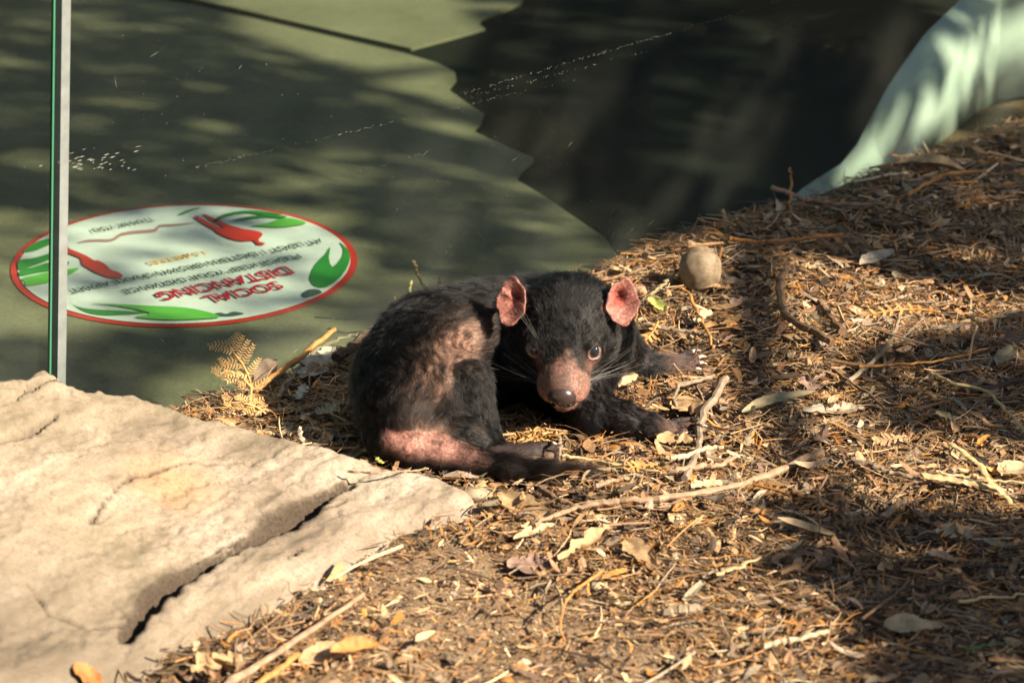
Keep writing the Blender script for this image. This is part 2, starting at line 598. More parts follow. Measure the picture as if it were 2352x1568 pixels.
def proj(p):
    v = R3.T @ (np.asarray(p) - np.array([0, 0, CAM_Z]))
    return np.array([1176 + FPX * v[0] / -v[2], 784 - FPX * v[1] / -v[2]])


sj = min(np.linspace(-0.8, 0.3, 2200), key=lambda s: abs(proj(on_glass(s, 0.02))[0] - 130))
TH = 0.015
gp = empty("glass_panel", tuple(on_glass(sj, 0)))
tag(gp, "tall green tinted glass barrier panel behind the animal, dusty with streaks of dried drops", "glass panel")
glass_box("pane", sj + 0.0125, 3.2, -0.05, 1.25, TH - 0.001, M_GLASS, gp, -0.0005)
glass_box("polished_edge", sj, sj + 0.0125, -0.05, 1.25, TH, M_EDGE, gp)
gp2 = empty("glass_panel", tuple(on_glass(sj - 0.012, 0)))
tag(gp2, "narrow visible glass barrier panel above the boulder, ending at the upright joint", "glass panel")
glass_box("pane", -2.4, sj - 0.012, -0.05, 1.25, TH - 0.001, M_GLASS, gp2, -0.0005)
glass_box("polished_edge", sj - 0.012, sj - 0.0095, -0.05, 1.25, 0.004, M_EDGEG, gp2)

# dried drops in rows and scratches on the front face of the large panel
def glass_hit(px, py):
    d = R3 @ np.array([(px - 1176) / FPX, (784 - py) / FPX, -1.0])
    n3 = np.array([GN[0], GN[1], LEAN])
    p0 = on_glass(0, 0, 0.0008)
    k = np.dot(n3, p0 - np.array([0, 0, CAM_Z])) / np.dot(n3, d)
    return np.array([0, 0, CAM_Z]) + d * k


gt, gu = np.array([GD[0], GD[1], 0]), unit(np.array([-GN[0] * LEAN, -GN[1] * LEAN, 1.0]))
co, fc = [], []


def mark(p, a, b, w):
    """small flake on the pane at p, from -a to +a along direction b"""
    b = unit(b)
    nn = unit(np.cross(b, np.array([GN[0], GN[1], LEAN])))
    k = len(co)
    co.extend([p - b * a, p + nn * w * 0.9, p + b * a, p - nn * w])
    fc.append((k, k + 1, k + 2, k + 3))


for (x0, y0), (x1, y1), dens in [((960, 245), (1800, 0), 90), ((1060, 215), (1700, 30), 120), ((1080, 222), (1500, 115), 50), ((450, 385), (1000, 258), 90), ((1000, 258), (1330, 180), 40), ((820, 395), (1010, 340), 26)]:
    for k in range(dens):
        s = random.random()
        p = glass_hit(x0 + (x1 - x0) * s + random.gauss(0, 2), y0 + (y1 - y0) * s + random.gauss(0, 1.6))
        mark(p, random.uniform(0.0004, 0.0012), gt + gu * random.uniform(-.4, .9), random.uniform(0.0002, 0.00045))
for k in range(46):
    p = glass_hit(random.gauss(205, 60), random.gauss(372, 12))
    mark(p, random.uniform(0.001, 0.005), gt, random.uniform(0.0003, 0.0008))
for (cx, cy, sx, sy, n) in [(620, 800, 110, 60, 70), (1250, 430, 300, 120, 110), (400, 250, 160, 120, 60), (1400, 520, 150, 50, 60), (750, 520, 140, 70, 40), (300, 800, 120, 60, 40), (850, 640, 120, 60, 50)]:
    for k in range(n):
        p = glass_hit(random.gauss(cx, sx), random.gauss(cy, sy))
        if p[2] > 0.02 and np.dot(p - on_glass(sj, 0), gt) > 0.02:
            if random.random() < 0.10:
                mark(p, random.uniform(0.002, 0.010), gt * random.gauss(0, 1) + gu * random.gauss(0, 1), random.uniform(0.00018, 0.00035))
            else:
                mark(p, random.uniform(0.0004, 0.001), gt + gu * random.uniform(-1, 1), random.uniform(0.0002, 0.0005))
M_MARK = flat_mat("dried_drops", (0.24, 0.25, 0.22), 0.6)
tag(mesh_np("dried_drops", co, fc, M_MARK, gp), kind='stuff')

# ------------------------------------------------------------------ sandstone boulder
def line_dist(px_, py_, pts, vals):
    """Distance to a polyline, the value interpolated along it, and the signed side."""
    best = np.full(px_.shape, 1e9)
    val = np.zeros(px_.shape)
    sd = np.zeros(px_.shape)
    for i in range(len(pts) - 1):
        x0, y0 = pts[i]
        x1, y1 = pts[i + 1]
        ux, uy = x1 - x0, y1 - y0
        L = math.hypot(ux, uy)
        tt = np.clip(((px_ - x0) * ux + (py_ - y0) * uy) / (L * L), 0, 1)
        d = np.hypot(px_ - x0 - tt * ux, py_ - y0 - tt * uy)
        s_ = (ux * (py_ - y0) - uy * (px_ - x0)) / L
        m = d < best
        best = np.where(m, d, best)
        val = np.where(m, vals[i] * (1 - tt) + vals[i + 1] * tt, val)
        sd = np.where(m, s_, sd)
    return best, val, sd


outline = [(-420, 905, .16), (-150, 872, .16), (0, 850, .15), (70, 850, .135), (120, 857, .13), (180, 884, .12), (310, 905, .10), (400, 922, .09), (480, 942, .08), (560, 965, .066), (640, 992, .056),
           (700, 1040, .035), (760, 1062, .025), (830, 1088, .018), (930, 1106, .012), (1040, 1128, .01), (1090, 1155, .006), (1100, 1178, .005), (1078, 1215, .005), (1010, 1240, .005), (930, 1258, .005), (880, 1290, .005), (800, 1340, .005),
           (700, 1400, .005), (620, 1438, .005), (520, 1480, .005), (420, 1520, .005), (330, 1578, .005), (100, 1720, .005), (-500, 1800, .005)]
ROCK = [tuple(at(a, b, h)[:2]) for a, b, h in outline]
crack = [(285, 1450), (345, 1398), (400, 1345), (470, 1308), (540, 1276), (600, 1238), (640, 1213), (700, 1176), (740, 1146), (800, 1118)]
crk_w = [.006, .012, .018, .012, .008, .015, .022, .017, .010, .005]
zc = [.03 + .0 * i for i in range(10)]
CRK = [tuple(at(a, b, .038)[:2]) for a, b in crack]
small_cracks = [([(-60, 1062), (0, 1040), (54, 1018), (100, 985), (134, 962)], [.002, .004, .006, .005, .002], .018, .125),
                ([(40, 962), (75, 935), (142, 901)], [.001, .005, .001], .014, .125),
                ([(655, 1265), (675, 1245), (696, 1228)], [.001, .005, .001], .012, .05),
                ([(60, 1320), (110, 1350), (200, 1352), (320, 1320)], [.001, .003, .002, .001], .006, .09),
                ([(200, 1190), (300, 1080), (420, 1035), (560, 1010)], [.001, .003, .002, .001], .005, .09),
                ([(430, 1250), (560, 1180), (690, 1130), (820, 1090)], [.001, .003, .003, .001], .004, .07)]
rs = 0.0034
gx = np.arange(-1.0, 0.03, rs)
gy = np.arange(3.35, 4.42, rs)
X, Y = np.meshgrid(gx, gy, indexing='ij')
dj = 0.008 * fbm(xyz(X, Y), 22, 3)
D = poly_dist(X, Y, ROCK) + dj * 0.7
base = -0.225 * (X + 0.04) + 0.13 * (Y - 4.17) + 0.012
base = np.maximum(base, 0.030 + 0.05 * np.clip(-X - .1, 0, 1)) + 0.20 * np.clip(-X - 0.42, 0, 0.3)
# rounded shoulders: broad at the buried front edge, tight at the back
backish = smoothstep(3.9, 4.15, Y + 0.25 * X)
wid = 0.075 * (1 - backish) + 0.030 * backish
edge = 1 - (1 - np.clip(D / wid, 0, 1)) ** 2.2
H = base * edge
# bedding: layers that run with the crack
cu_ = np.array(CRK[-1]) - np.array(CRK[0])
cu_ = cu_ / np.linalg.norm(cu_)
vv = -(X * -cu_[1] + Y * cu_[0])
uu = X * cu_[0] + Y * cu_[1]
warp = 0.018 * fbm(xyz(X, Y), 5, 3)
lay = xyz(uu * 0.18, (vv + warp) * 1.0)
rid = lambda a, sc: 1 - smoothstep(0.0, 0.16, np.abs(vnoise(a, sc)))
H += edge * (0.0038 * vnoise(lay, 20) + 0.0016 * vnoise(lay + 5, 60) + 0.0008 * vnoise(lay + 9, 150))
H -= edge * (0.0030 * rid(lay + 3, 15) * smoothstep(-.1, .5, vnoise(xyz(X, Y, 12.0), 9)) + 0.0018 * rid(lay + 8, 36) * smoothstep(0, .5, vnoise(xyz(X, Y, 15.0), 12)))
H += edge * 0.0022 * np.round(2.2 * fbm(xyz(X, Y, 20.0), 10, 4)) / 2.2
H += edge * (0.009 * fbm(xyz(X, Y), 6, 3) + 0.0012 * fbm(xyz(X, Y, 1.0), 60, 3) + 0.0009 * fbm(xyz(X, Y, 2.0), 190, 2))
pit = vnoise(xyz(X, Y, 4.0), 85)
H -= edge * 0.0022 * smoothstep(0.45, 0.8, pit) + edge * .0014 * smoothstep(.35, .7, vnoise(xyz(X, Y, 5.0), 170))
d_, w_, s_ = line_dist(X, Y, CRK, crk_w)
d_ = d_ + 0.004 * fbm(xyz(X, Y, 6.0), 60, 2)
gro = 1 - smoothstep(0.35, 1.05, np.abs(d_) / (w_ + 1e-4))
floor_n = 0.010 * fbm(xyz(X, Y, 8.0), 50, 3)
H -= gro * (0.022 + 0.45 * w_ + floor_n * .4)
H -= 0.008 * smoothstep(0.0, 0.05, s_) * np.exp(-(d_ / 0.06) ** 2) * 0
STEP = np.exp(-np.clip(d_, 0, 1) / 0.05) * (s_ < 0)
H += (0.004 * np.exp(-np.clip(d_, 0, 1) / 0.09) * (s_ < 0)) * edge * smoothstep(0.004, 0.012, w_) * (1 - gro)
DIRT_SHADE = (1 - smoothstep(0.85, 1.7, np.abs(d_) / (w_ + 1e-4))) * 0.95  # soil in the crack plus the groove's shade, both painted dark
DIRT_SHADE = np.maximum(DIRT_SHADE, .55 * np.exp(-((d_ - .004) / .022) ** 2) * smoothstep(.012, .018, w_) * (s_ > 0) * (0.6 + .5 * fbm(xyz(X, Y, 31.0), 60, 2)))
DIRT_SHADE = np.clip(DIRT_SHADE, 0, 1)
for pts, wd, dep, hz_ in small_cracks:
    pp = [tuple(at(a, b, hz_)[:2]) for a, b in pts]
    d2, w2, s2 = line_dist(X, Y, pp, wd)
    d2 = d2 + 0.0016 * fbm(xyz(X, Y, 6.0), 90, 2)
    g2_ = 1 - smoothstep(0.3, 1.2, d2 / (w2 + 1e-4))
    H -= dep * g2_
    DIRT_SHADE = np.maximum(DIRT_SHADE, g2_ * .8)
H = np.where(D < 0, -0.05 + 0 * H, np.maximum(H, -0.05))
keep = D > -0.012
nx_, ny_ = X.shape
idx = np.arange(nx_ * ny_).reshape(nx_, ny_)
q = np.stack([idx[:-1, :-1], idx[1:, :-1], idx[1:, 1:], idx[:-1, 1:]], -1).reshape(-1, 4)
q = q[keep.ravel()[q].all(1)]
used, inv = np.unique(q.ravel(), return_inverse=True)
rock_co = xyz(X, Y, H).reshape(-1, 3)[used]
t = NT("sandstone")
co_ = t.coord("Object")
mp = t.new("ShaderNodeMapping")
mp.inputs["Rotation"].default_value = (0, 0, -math.atan2(cu_[1], cu_[0]))
t.link(co_, mp.inputs[0])
mp2 = t.new("ShaderNodeMapping")
mp2.inputs["Scale"].default_value = (3, 16, 16)
t.link(mp.outputs[0], mp2.inputs[0])
band = t.noise(1.6, 8, 0.65, mp2.outputs[0])
big = t.noise(5.5, 5, 0.6, co_)
fine = t.noise(240, 5, 0.75, co_)
c = t.ramp(t.math('ADD', t.math('MULTIPLY', band, 0.55), t.math('MULTIPLY', big, 0.45)),
           [(0.36, (0.12, 0.095, 0.068)), (0.45, (0.22, 0.172, 0.126)), (0.53, (0.32, 0.255, 0.192)), (0.64, (0.43, 0.36, 0.285))])
c = t.mix(t.math('MULTIPLY', t.ramp(t.noise(3.2, 4, 0.6, co_), [(0.5, (0, 0, 0)), (0.68, (1, 1, 1))]), 0.35), c, (0.20, 0.175, 0.10))
vor = t.new("ShaderNodeVectorMath", operation='DISTANCE')
t.link(co_, vor.inputs[0])
op = at(405, 1110, .07)
vor.inputs[1].default_value = tuple(op)
st2 = t.new('ShaderNodeVectorMath', operation='DISTANCE')
t.link(co_, st2.inputs[0])
st2.inputs[1].default_value = tuple(at(-40, 1420, .09))
sm_ = t.ramp(t.math('ADD', t.math('MULTIPLY', st2.outputs['Value'], 2.6), t.math('MULTIPLY', big, 0.6)), [(0.35, (1, 1, 1)), (1.0, (0, 0, 0))])
c = t.mix(t.math('MULTIPLY', sm_, 0.85), c, (0.13, 0.105, 0.075))
om = t.math('MULTIPLY', t.ramp(t.math('ADD', t.math('MULTIPLY', vor.outputs["Value"], 8.0), t.math('MULTIPLY', big, 0.5)), [(0.35, (1, 1, 1)), (0.9, (0, 0, 0))]), 0.5)
c = t.mix(om, c, (0.46, 0.25, 0.10))
c = t.mix(t.math('MULTIPLY', t.ramp(fine, [(0.3, (1, 1, 1)), (0.52, (0, 0, 0))]), 0.7), c, (0.15, 0.11, 0.075))
c = t.mix(t.math('MULTIPLY', t.ramp(t.noise(75, 5, 0.7, co_), [(0.56, (0, 0, 0)), (0.66, (1, 1, 1))]), 0.6), c, (0.17, 0.125, 0.08))
dirt_shade = t.new("ShaderNodeAttribute", attribute_name="Col")
c = t.mix(dirt_shade.outputs[0], c, t.ramp(fine, [(0.3, (0.022, 0.016, 0.011)), (0.7, (0.085, 0.060, 0.040))]))
t.bump(t.math('ADD', fine, t.math('MULTIPLY', band, 1.5)), 0.55, 0.0035)
M_ROCK = t.set(c, 0.85, 0.25)
o = mesh_np("sandstone_boulder", rock_co, inv.reshape(-1, 4), M_ROCK, smooth=True, cols=np.repeat(DIRT_SHADE.ravel()[used][:, None], 3, 1))
tag(o, "large pale sandstone boulder with a long dark crack beside the leaf litter", "boulder")


def rock_h(x, y):
    i = np.clip(((np.asarray(x) - gx[0]) / rs).astype(int), 0, nx_ - 1)
    j = np.clip(((np.asarray(y) - gy[0]) / rs).astype(int), 0, ny_ - 1)
    inside = (np.asarray(x) > gx[0]) & (np.asarray(x) < gx[-1]) & (np.asarray(y) > gy[0]) & (np.asarray(y) < gy[-1])
    return np.where(inside & keep[i, j], H[i, j], -1.0)


def top_h(x, y):
    return np.maximum(gz(x, y), rock_h(x, y))


# ------------------------------------------------------------------ leaf litter: what nobody could count
t = NT("litter")
at_ = t.new("ShaderNodeAttribute", attribute_name="Col")
n1 = t.noise(300, 3, 0.6, t.coord("Object"))
c = t.mix(1.0, at_.outputs[0], t.ramp(n1, [(0.3, (0.62, 0.6, 0.58)), (0.7, (1.25, 1.25, 1.25))]), 'MULTIPLY')
t.bump(n1, 0.4, 0.0006)
M_LITTER = t.set(c, 0.62, 0.35)

PAL = np.array([[.46, .285, .145], [.34, .20, .10], [.20, .115, .058], [.58, .41, .24], [.15, .10, .065], [.26, .195, .13],
                [.47, .215, .055], [.085, .058, .038], [.055, .04, .03], [.34, .27, .19], [.24, .13, .055], [.56, .45, .30]])
PW = np.array([.15, .15, .14, .06, .11, .05, .10, .09, .05, .03, .09, .015])


def region(n, pad=0.012, fine=False):
    """Ground points over all the camera could plausibly see, on the animal's side of the glass."""
    xs, ys = [], []
    tot = 0
    while tot < n:
        k = n * 2
        y = rng.uniform(3.30, 6.0, k)
        x = rng.uniform(-0.95, 1.25, k)
        ok = (side(x, y) > pad) & (np.abs(x) < 0.20 + 0.155 * y)
        rk = poly_dist(x, y, ROCK)
        ok &= (rk < 0.012) | (rng.random(k) < 0.0)
        # thinner on the bare dusty earth beside the boulder
        if not fine:
            for a, b, r_ in [(1565, 985, .040), (1575, 835, .036), (1245, 1040, .034), (1290, 1094, .030)]:
                c_ = at(a, b)
                ok &= np.hypot(x - c_[0], y - c_[1]) > r_ * rng.uniform(.75, 1.1, k)
            bare = np.clip(1 + rk / .12, 0, 1) * (y < 4.12) * .75
            bare = np.maximum(bare, .80 * smoothstep(-.04, .06, poly_dist(x, y, DUST)))
            bare = np.maximum(bare, .45 * smoothstep(.1, .5, vnoise(xyz(x, y, 30.0), 9)))
            ok &= rng.random(k) > bare
        xs.append(x[ok]); ys.append(y[ok]); tot += ok.sum()
    return np.concatenate(xs)[:n], np.concatenate(ys)[:n]


def strips(name, n, lmin, lmax, wmin, wmax, K, bend, tilt, pile, pal_w=PW, taper=0.5, dark=1.0, fine=False):
    x, y = region(n, .012, fine)
    L = np.exp(rng.uniform(np.log(lmin), np.log(lmax), n))
    W_ = rng.uniform(wmin, wmax, n) * (0.6 + 0.4 * L / lmax)
    yaw = rng.uniform(0, 2 * np.pi, n)
    pit_ = np.clip(rng.normal(0, tilt, n), -.32, .32)
    rol = rng.normal(0, tilt * 1.8, n)
    d = np.stack([np.cos(yaw) * np.cos(pit_), np.sin(yaw) * np.cos(pit_), np.sin(pit_)], -1)
    s = np.stack([-np.sin(yaw), np.cos(yaw), np.zeros(n)], -1)
    u_ = np.cross(d, s)
    s2 = s * np.cos(rol)[:, None] + u_ * np.sin(rol)[:, None]
    up = np.cross(d, s2)
    heap = 0.010 * np.clip(1 - side(x, y) / 0.10, 0, 1)
    z = gz(x, y) + 0.001 + pile * rng.random(n) ** 1.3 + heap + np.abs(np.sin(pit_)) * L * 0.30
    c0 = np.stack([x, y, z], -1)
    tt = np.linspace(-0.5, 0.5, K)
    kb = rng.normal(0, bend, n)
    kc = rng.normal(0, bend, n)
    V_ = np.zeros((n, K, 2, 3))
    for i, a in enumerate(tt):
        pr = 1 - taper * (2 * abs(a)) ** 2 * rng.uniform(0.4, 1.6, n)
        pr = np.clip(pr * rng.uniform(0.75, 1.25, n), 0.12, 1.4)
        cen = c0 + d * (a * L)[:, None] + up * (kb * L * (0.25 - a * a))[:, None] + s2 * (kc * L * a * a)[:, None]
        hw = (W_ * pr / 2)[:, None]
        V_[:, i, 0] = cen - s2 * hw
        V_[:, i, 1] = cen + s2 * hw
    ci = rng.choice(len(PAL), n, p=pal_w / pal_w.sum())
    col = PAL[ci] * rng.uniform(0.7, 1.25, (n, 1)) * rng.uniform(0.94, 1.06, (n, 3)) * dark
    col = col * (1 + .55 * smoothstep(-.04, .06, poly_dist(x, y, DUST)) * (.3 if not fine else 1))[:, None]
    cols = np.repeat(col, K * 2, 0)
    b0 = (np.arange(n) * K * 2)[:, None]
    fs = [b0 + np.array([[2 * i, 2 * i + 2, 2 * i + 3, 2 * i + 1]]) for i in range(K - 1)]
    q = np.stack(fs, 1).reshape(-1, 4)
    o = mesh_np(name, V_.reshape(-1, 3), q, M_LITTER, cols=np.clip(cols, 0, 1))
    return tag(o, kind='stuff')


def flakes(name, n, rmin, rmax, pile, K=8, pal_w=PW, curl=0.5, tilt=0.3, asp=(1.0, 2.4)):
    x, y = region(n)
    r = np.exp(rng.uniform(np.log(rmin), np.log(rmax), n))
    asp_ = rng.uniform(*asp, n)
    yaw = rng.uniform(0, 2 * np.pi, n)
    nrm = np.stack([rng.normal(0, tilt, n), rng.normal(0, tilt, n), np.ones(n)], -1)
    nrm /= np.linalg.norm(nrm, axis=1)[:, None]
    a = np.stack([np.cos(yaw), np.sin(yaw), np.zeros(n)], -1)
    a -= nrm * (a * nrm).sum(1)[:, None]
    a /= np.linalg.norm(a, axis=1)[:, None]
    b = np.cross(nrm, a)
    z = gz(x, y) + 0.002 + pile * rng.random(n) + r * tilt * 0.5
    c0 = np.stack([x, y, z], -1)
    cx_ = rng.normal(0, curl, n)
    cy_ = rng.normal(0, curl, n)
    V_ = np.zeros((n, K + 1, 3))
    V_[:, K] = c0
    for i in range(K):
        th = 2 * np.pi * i / K
        rr = r * rng.uniform(0.70, 1.12, n)
        p_, q_ = rr * math.cos(th) * np.sqrt(asp_), rr * math.sin(th) / np.sqrt(asp_)
        lift = np.clip((cx_ * p_ * p_ / asp_ + cy_ * q_ * q_) / r, -.6 * r, .8 * r)
        V_[:, i] = c0 + a * p_[:, None] + b * q_[:, None] + nrm * lift[:, None]
    ci = rng.choice(len(PAL), n, p=pal_w / pal_w.sum())
    col = PAL[ci] * rng.uniform(0.75, 1.25, (n, 1)) * rng.uniform(0.95, 1.05, (n, 3))
    cols = np.repeat(col, K + 1, 0)
    b0 = (np.arange(n) * (K + 1))[:, None]
    fs = [b0 + np.array([[i, (i + 1) % K, K]]) for i in range(K)]
    o = mesh_np(name, V_.reshape(-1, 3), np.stack(fs, 1).reshape(-1, 3), M_LITTER, cols=np.clip(cols, 0, 1))
    return tag(o, kind='stuff')


PWL = np.array([.18, .17, .14, .07, .08, .12, .07, .04, .02, .08, .08, .015])
PWN = np.array([.18, .14, .08, .12, .04, .05, .22, .02, .01, .05, .12, .02])
PWD = np.array([.05, .08, .16, .02, .18, .06, .04, .20, .16, .03, .10, .0])
strips("mulch_litter", 34000, 0.004, 0.016, 0.0012, 0.0034, 3, 0.25, 0.14, 0.006, PWD, fine=True)
strips("mulch_litter", 26000, 0.003, 0.008, 0.0010, 0.0026, 2, 0.2, 0.14, 0.004, fine=True)
strips("mulch_litter", 42000, 0.007, 0.032, 0.0012, 0.0042, 3, 0.25, 0.13, 0.013)
strips("needle_litter", 15000, 0.018, 0.065, 0.0006, 0.0015, 4, 0.35, 0.10, 0.018, PWN, 0.3)
strips("bark_litter", 2600, 0.012, 0.042, 0.004, 0.0085, 4, 0.25, 0.09, 0.014, np.array([.05, .16, .22, .02, .18, .06, .06, .10, .04, .03, .12, .0]), 0.35)
strips("leaf_litter", 900, 0.022, 0.060, 0.006, 0.013, 6, 0.35, 0.07, 0.016, PWL, 0.95)
flakes("leaf_litter", 6500, 0.003, 0.009, 0.012, 8, PWL, .5, .20, (1.2, 3.6))
flakes("leaf_litter", 1300, 0.006, 0.014, 0.015, 10, PWL, 0.7, 0.20, (1.8, 4.2))


def rods(name, n, lmin, lmax, rmin, rmax, pile, pal_w):
    """Small round twigs, four-sided."""
    x, y = region(n)
    L = np.exp(rng.uniform(np.log(lmin), np.log(lmax), n))
    r = rng.uniform(rmin, rmax, n)
    yaw = rng.uniform(0, 2 * np.pi, n)
    pt_ = rng.normal(0, .09, n)
    d = np.stack([np.cos(yaw) * np.cos(pt_), np.sin(yaw) * np.cos(pt_), np.sin(pt_)], -1)
    s = np.stack([-np.sin(yaw), np.cos(yaw), np.zeros(n)], -1)
    u_ = np.cross(d, s)
    z = gz(x, y) + r + pile * rng.random(n) + np.abs(np.sin(pt_)) * L * .3
    c0 = np.stack([x, y, z], -1)
    b1, b2 = rng.normal(0, .16, n), rng.normal(0, .07, n)
    K = 4
    V_ = np.zeros((n, K, 4, 3))
    for i, a in enumerate(np.linspace(-.5, .5, K)):
        cen = c0 + d * (a * L)[:, None] + s * (b1 * L * (.25 - a * a) + rng.normal(0, .01, n) * L)[:, None] + u_ * (b2 * L * (.25 - a * a))[:, None]
        rr = (r * (1 - .35 * (a + .5)) * rng.uniform(.85, 1.15, n))[:, None]
        for j, (p_, q_) in enumerate([(1, 0), (0, 1), (-1, 0), (0, -1)]):
            V_[:, i, j] = cen + s * p_ * rr + u_ * q_ * rr
    col = PAL[rng.choice(len(PAL), n, p=pal_w / pal_w.sum())] * rng.uniform(.7, 1.2, (n, 1))
    b0 = (np.arange(n) * K * 4)[:, None]
    fs = [b0 + np.array([[4 * i + j, 4 * i + (j + 1) % 4, 4 * i + 4 + (j + 1) % 4, 4 * i + 4 + j]]) for i in range(K - 1) for j in range(4)]
    fs += [b0 + np.array([[0, 1, 2, 3]]), b0 + 4 * (K - 1) + np.array([[3, 2, 1, 0]])]
    o = mesh_np(name, V_.reshape(-1, 3), np.stack(fs, 1).reshape(-1, 4), M_LITTER, cols=np.clip(np.repeat(col, K * 4, 0), 0, 1))
    return tag(o, kind='stuff')


PWT = np.array([.10, .16, .16, .05, .15, .12, .06, .06, .02, .08, .04, .02])
rods("twig_litter", 2600, .02, .075, .0006, .0016, .016, PWT)
rods("twig_litter", 420, .03, .10, .0014, .0028, .014, PWT)

# ------------------------------------------------------------------ the animal: a young devil lying curled, head towards the camera
P = at
TORSO_K, prims = 0.030, []
f_ = unit([-0.07, -0.88, -0.47])
u_h = unit(np.array([0, 0, 1.0]) - f_ * f_[2])
r_h = np.cross(u_h, f_)
HE = P(1298, 803, 0.114)                                   # midpoint between the eyes


def hp(r, u, f):
    """Point in the head's own frame, millimetres."""
    return HE + (r_h * r + u_h * u + f_ * f) / 1000.0


HROT = np.stack([r_h, u_h, f_])                             # rows: head axes


def cone(a, b, ra, rb, k=0.012, part='torso', flow=None):
    prims.append(dict(t='c', a=np.array(a), b=np.array(b), ra=ra, rb=rb, k=k, part=part, flow=unit(np.array(b) - np.array(a)) if flow is None else unit(flow)))


def ell(c_, rad, rot=np.eye(3), k=0.012, part='torso', flow=(0, 0, -1)):
    prims.append(dict(t='e', c=np.array(c_), r=np.array(rad), m=np.array(rot), k=k, part=part, flow=unit(flow)))


def chain(pts, k, part):
    for (a, ra), (b, rb) in zip(pts[:-1], pts[1:]):
        cone(a, b, ra, rb, k, part)


# trunk from the shoulders round to the rump
chain([(P(1322, 778, .079), .064), (P(1235, 774, .080), .069), (P(1110, 792, .079), .071), (P(1000, 815, .077), .071), (P(952, 870, .070), .067), (P(938, 935, .062), .062)], 0.03, 'torso')
cone(P(1330, 770, .080), P(1300, 850, .065), .060, .056, 0.03, 'torso')
cone(hp(0, -12, -62), P(1290, 775, .088), .050, .064, 0.03, 'neck', (-.3, 1, .1))
# flank / haunch
cone(P(955, 905, .070), P(1056, 878, .084), .056, .036, 0.018, 'thigh')
cone(P(1062, 882, .084), P(1094, 1000, .026), .034, .028, 0.012, 'shank')
cone(P(925, 988, .040), P(1062, 1010, .032), .043, .030, 0.005, 'buttock')
cone(P(1092, 1005, .026), P(1150, 1046, .016), .024, .014, 0.010, 'shank')
# hind foot on its side
cone(P(1142, 1050, .016), P(1222, 1043, .016), .014, .0155, 0.008, 'foot')
for k_, (ty, tl, tz) in enumerate([(1018, 1266, .027), (1029, 1279, .021), (1041, 1279, .014), (1053, 1264, .008)]):
    cone(P(1205, 1030 + 6 * k_, .024 - .0045 * k_), P(tl, ty, tz), .0046, .0034, 0.0012, 'foot')
# tail
chain([(P(905, 1015, .033), .034), (P(950, 1036, .029), .027), (P(1010, 1047, .026), .0235), (P(1080, 1063, .022), .0185), (P(1160, 1079, .021), .0150), (P(1240, 1088, .018), .0120), (P(1338, 1094, .015), .008)], 0.010, 'tail')
# fore legs
chain([(P(1325, 875, .058), .042), (P(1352, 948, .031), .029), (P(1425, 968, .024), .0225), (P(1490, 984, .017), .0155), (P(1530, 990, .013), .0125)], 0.014, 'foreleg')
chain([(P(1395, 790, .062), .040), (P(1440, 822, .032), .026), (P(1485, 846, .019), .0165), (P(1530, 844, .015), .0135), (P(1560, 838, .013), .0125)], 0.014, 'foreleg')
for (a, b, w, kz) in [((1525, 978), (1590, 962), .0038, .014), ((1530, 985), (1602, 976), .0040, .013), ((1532, 993), (1604, 990), .0040, .011), ((1528, 1000), (1592, 1004), .0040, .009), ((1515, 1004), (1566, 1016), .0040, .007)]:
    m_ = ((a[0] + b[0]) / 2, (a[1] + b[1]) / 2 - 4)
    chain([(P(*a, kz), w + .001), (P(*m_, kz + .004), w), (P(*b, kz - .004), w - .0008)], 0.0015, 'paw')
for (a, b, w, kz) in [((1548, 826), (1592, 808), .0038, .017), ((1555, 832), (1606, 820), .0040, .015), ((1558, 840), (1608, 833), .0040, .012), ((1556, 848), (1600, 847), .0040, .009), ((1540, 854), (1576, 858), .0040, .007)]:
    m_ = ((a[0] + b[0]) / 2, (a[1] + b[1]) / 2 - 4)
    chain([(P(*a, kz), w + .001), (P(*m_, kz + .004), w), (P(*b, kz - .004), w - .0008)], 0.0015, 'paw')
# head
ell(hp(0, -4, -46), (.051, .046, .064), HROT, 0.02, 'head', -f_)
ell(hp(-36, -20, -36), (.027, .030, .036), HROT, 0.016, 'head', -f_ - .5 * r_h)
ell(hp(36, -20, -36), (.027, .030, .036), HROT, 0.016, 'head', -f_ + .5 * r_h)
cone(hp(0, -10, -8), hp(0, -11, 44), .036, .0245, 0.016, 'muzzle', -f_)
ell(hp(0, -8, 55), (.0195, .0165, .0165), HROT, 0.010, 'muzzle', -f_)
ell(hp(-16, -19, 40), (.0165, .016, .022), HROT, 0.010, 'muzzle', -f_ - .4 * r_h)
ell(hp(16, -19, 40), (.0165, .016, .022), HROT, 0.010, 'muzzle', -f_ + .4 * r_h)
cone(hp(0, -36, 0), hp(0, -36, 49), .024, .0150, 0.006, 'chin', -f_ - .3 * u_h)
EYES = [hp(-35.0, 5.5, 3), hp(34.5, 5, 3)]
GAZE = [unit(f_ * .80 - r_h * .46 + u_h * .36), unit(f_ * .80 + r_h * .46 + u_h * .36)]
for e, g_, sg in zip(EYES, GAZE, (-1, 1)):
    ell(e + g_ * .001, (.0128, .0120, .0112), HROT, 0.008, 'lid', -f_ + sg * r_h * .6)
    cone(hp(sg * 27, 13, -1), hp(sg * 42, 12, -12), .008, .007, 0.010, 'brow', u_h - .4 * f_)
# ear roots
cone(hp(-36, 14, -60), hp(-52, 20, -66), .022, .012, 0.014, 'head', -r_h + .3 * u_h)
cone(hp(36, 14, -60), hp(52, 20, -66), .022, .012, 0.014, 'head', r_h + .3 * u_h)
TOCAM = unit(np.array([0, 0, CAM_Z]) - HE)


def frame_of(n, up):
    n = unit(n)
    y_ = unit(np.array(up) - n * np.dot(up, n))
    return np.stack([np.cross(y_, n), y_, n])


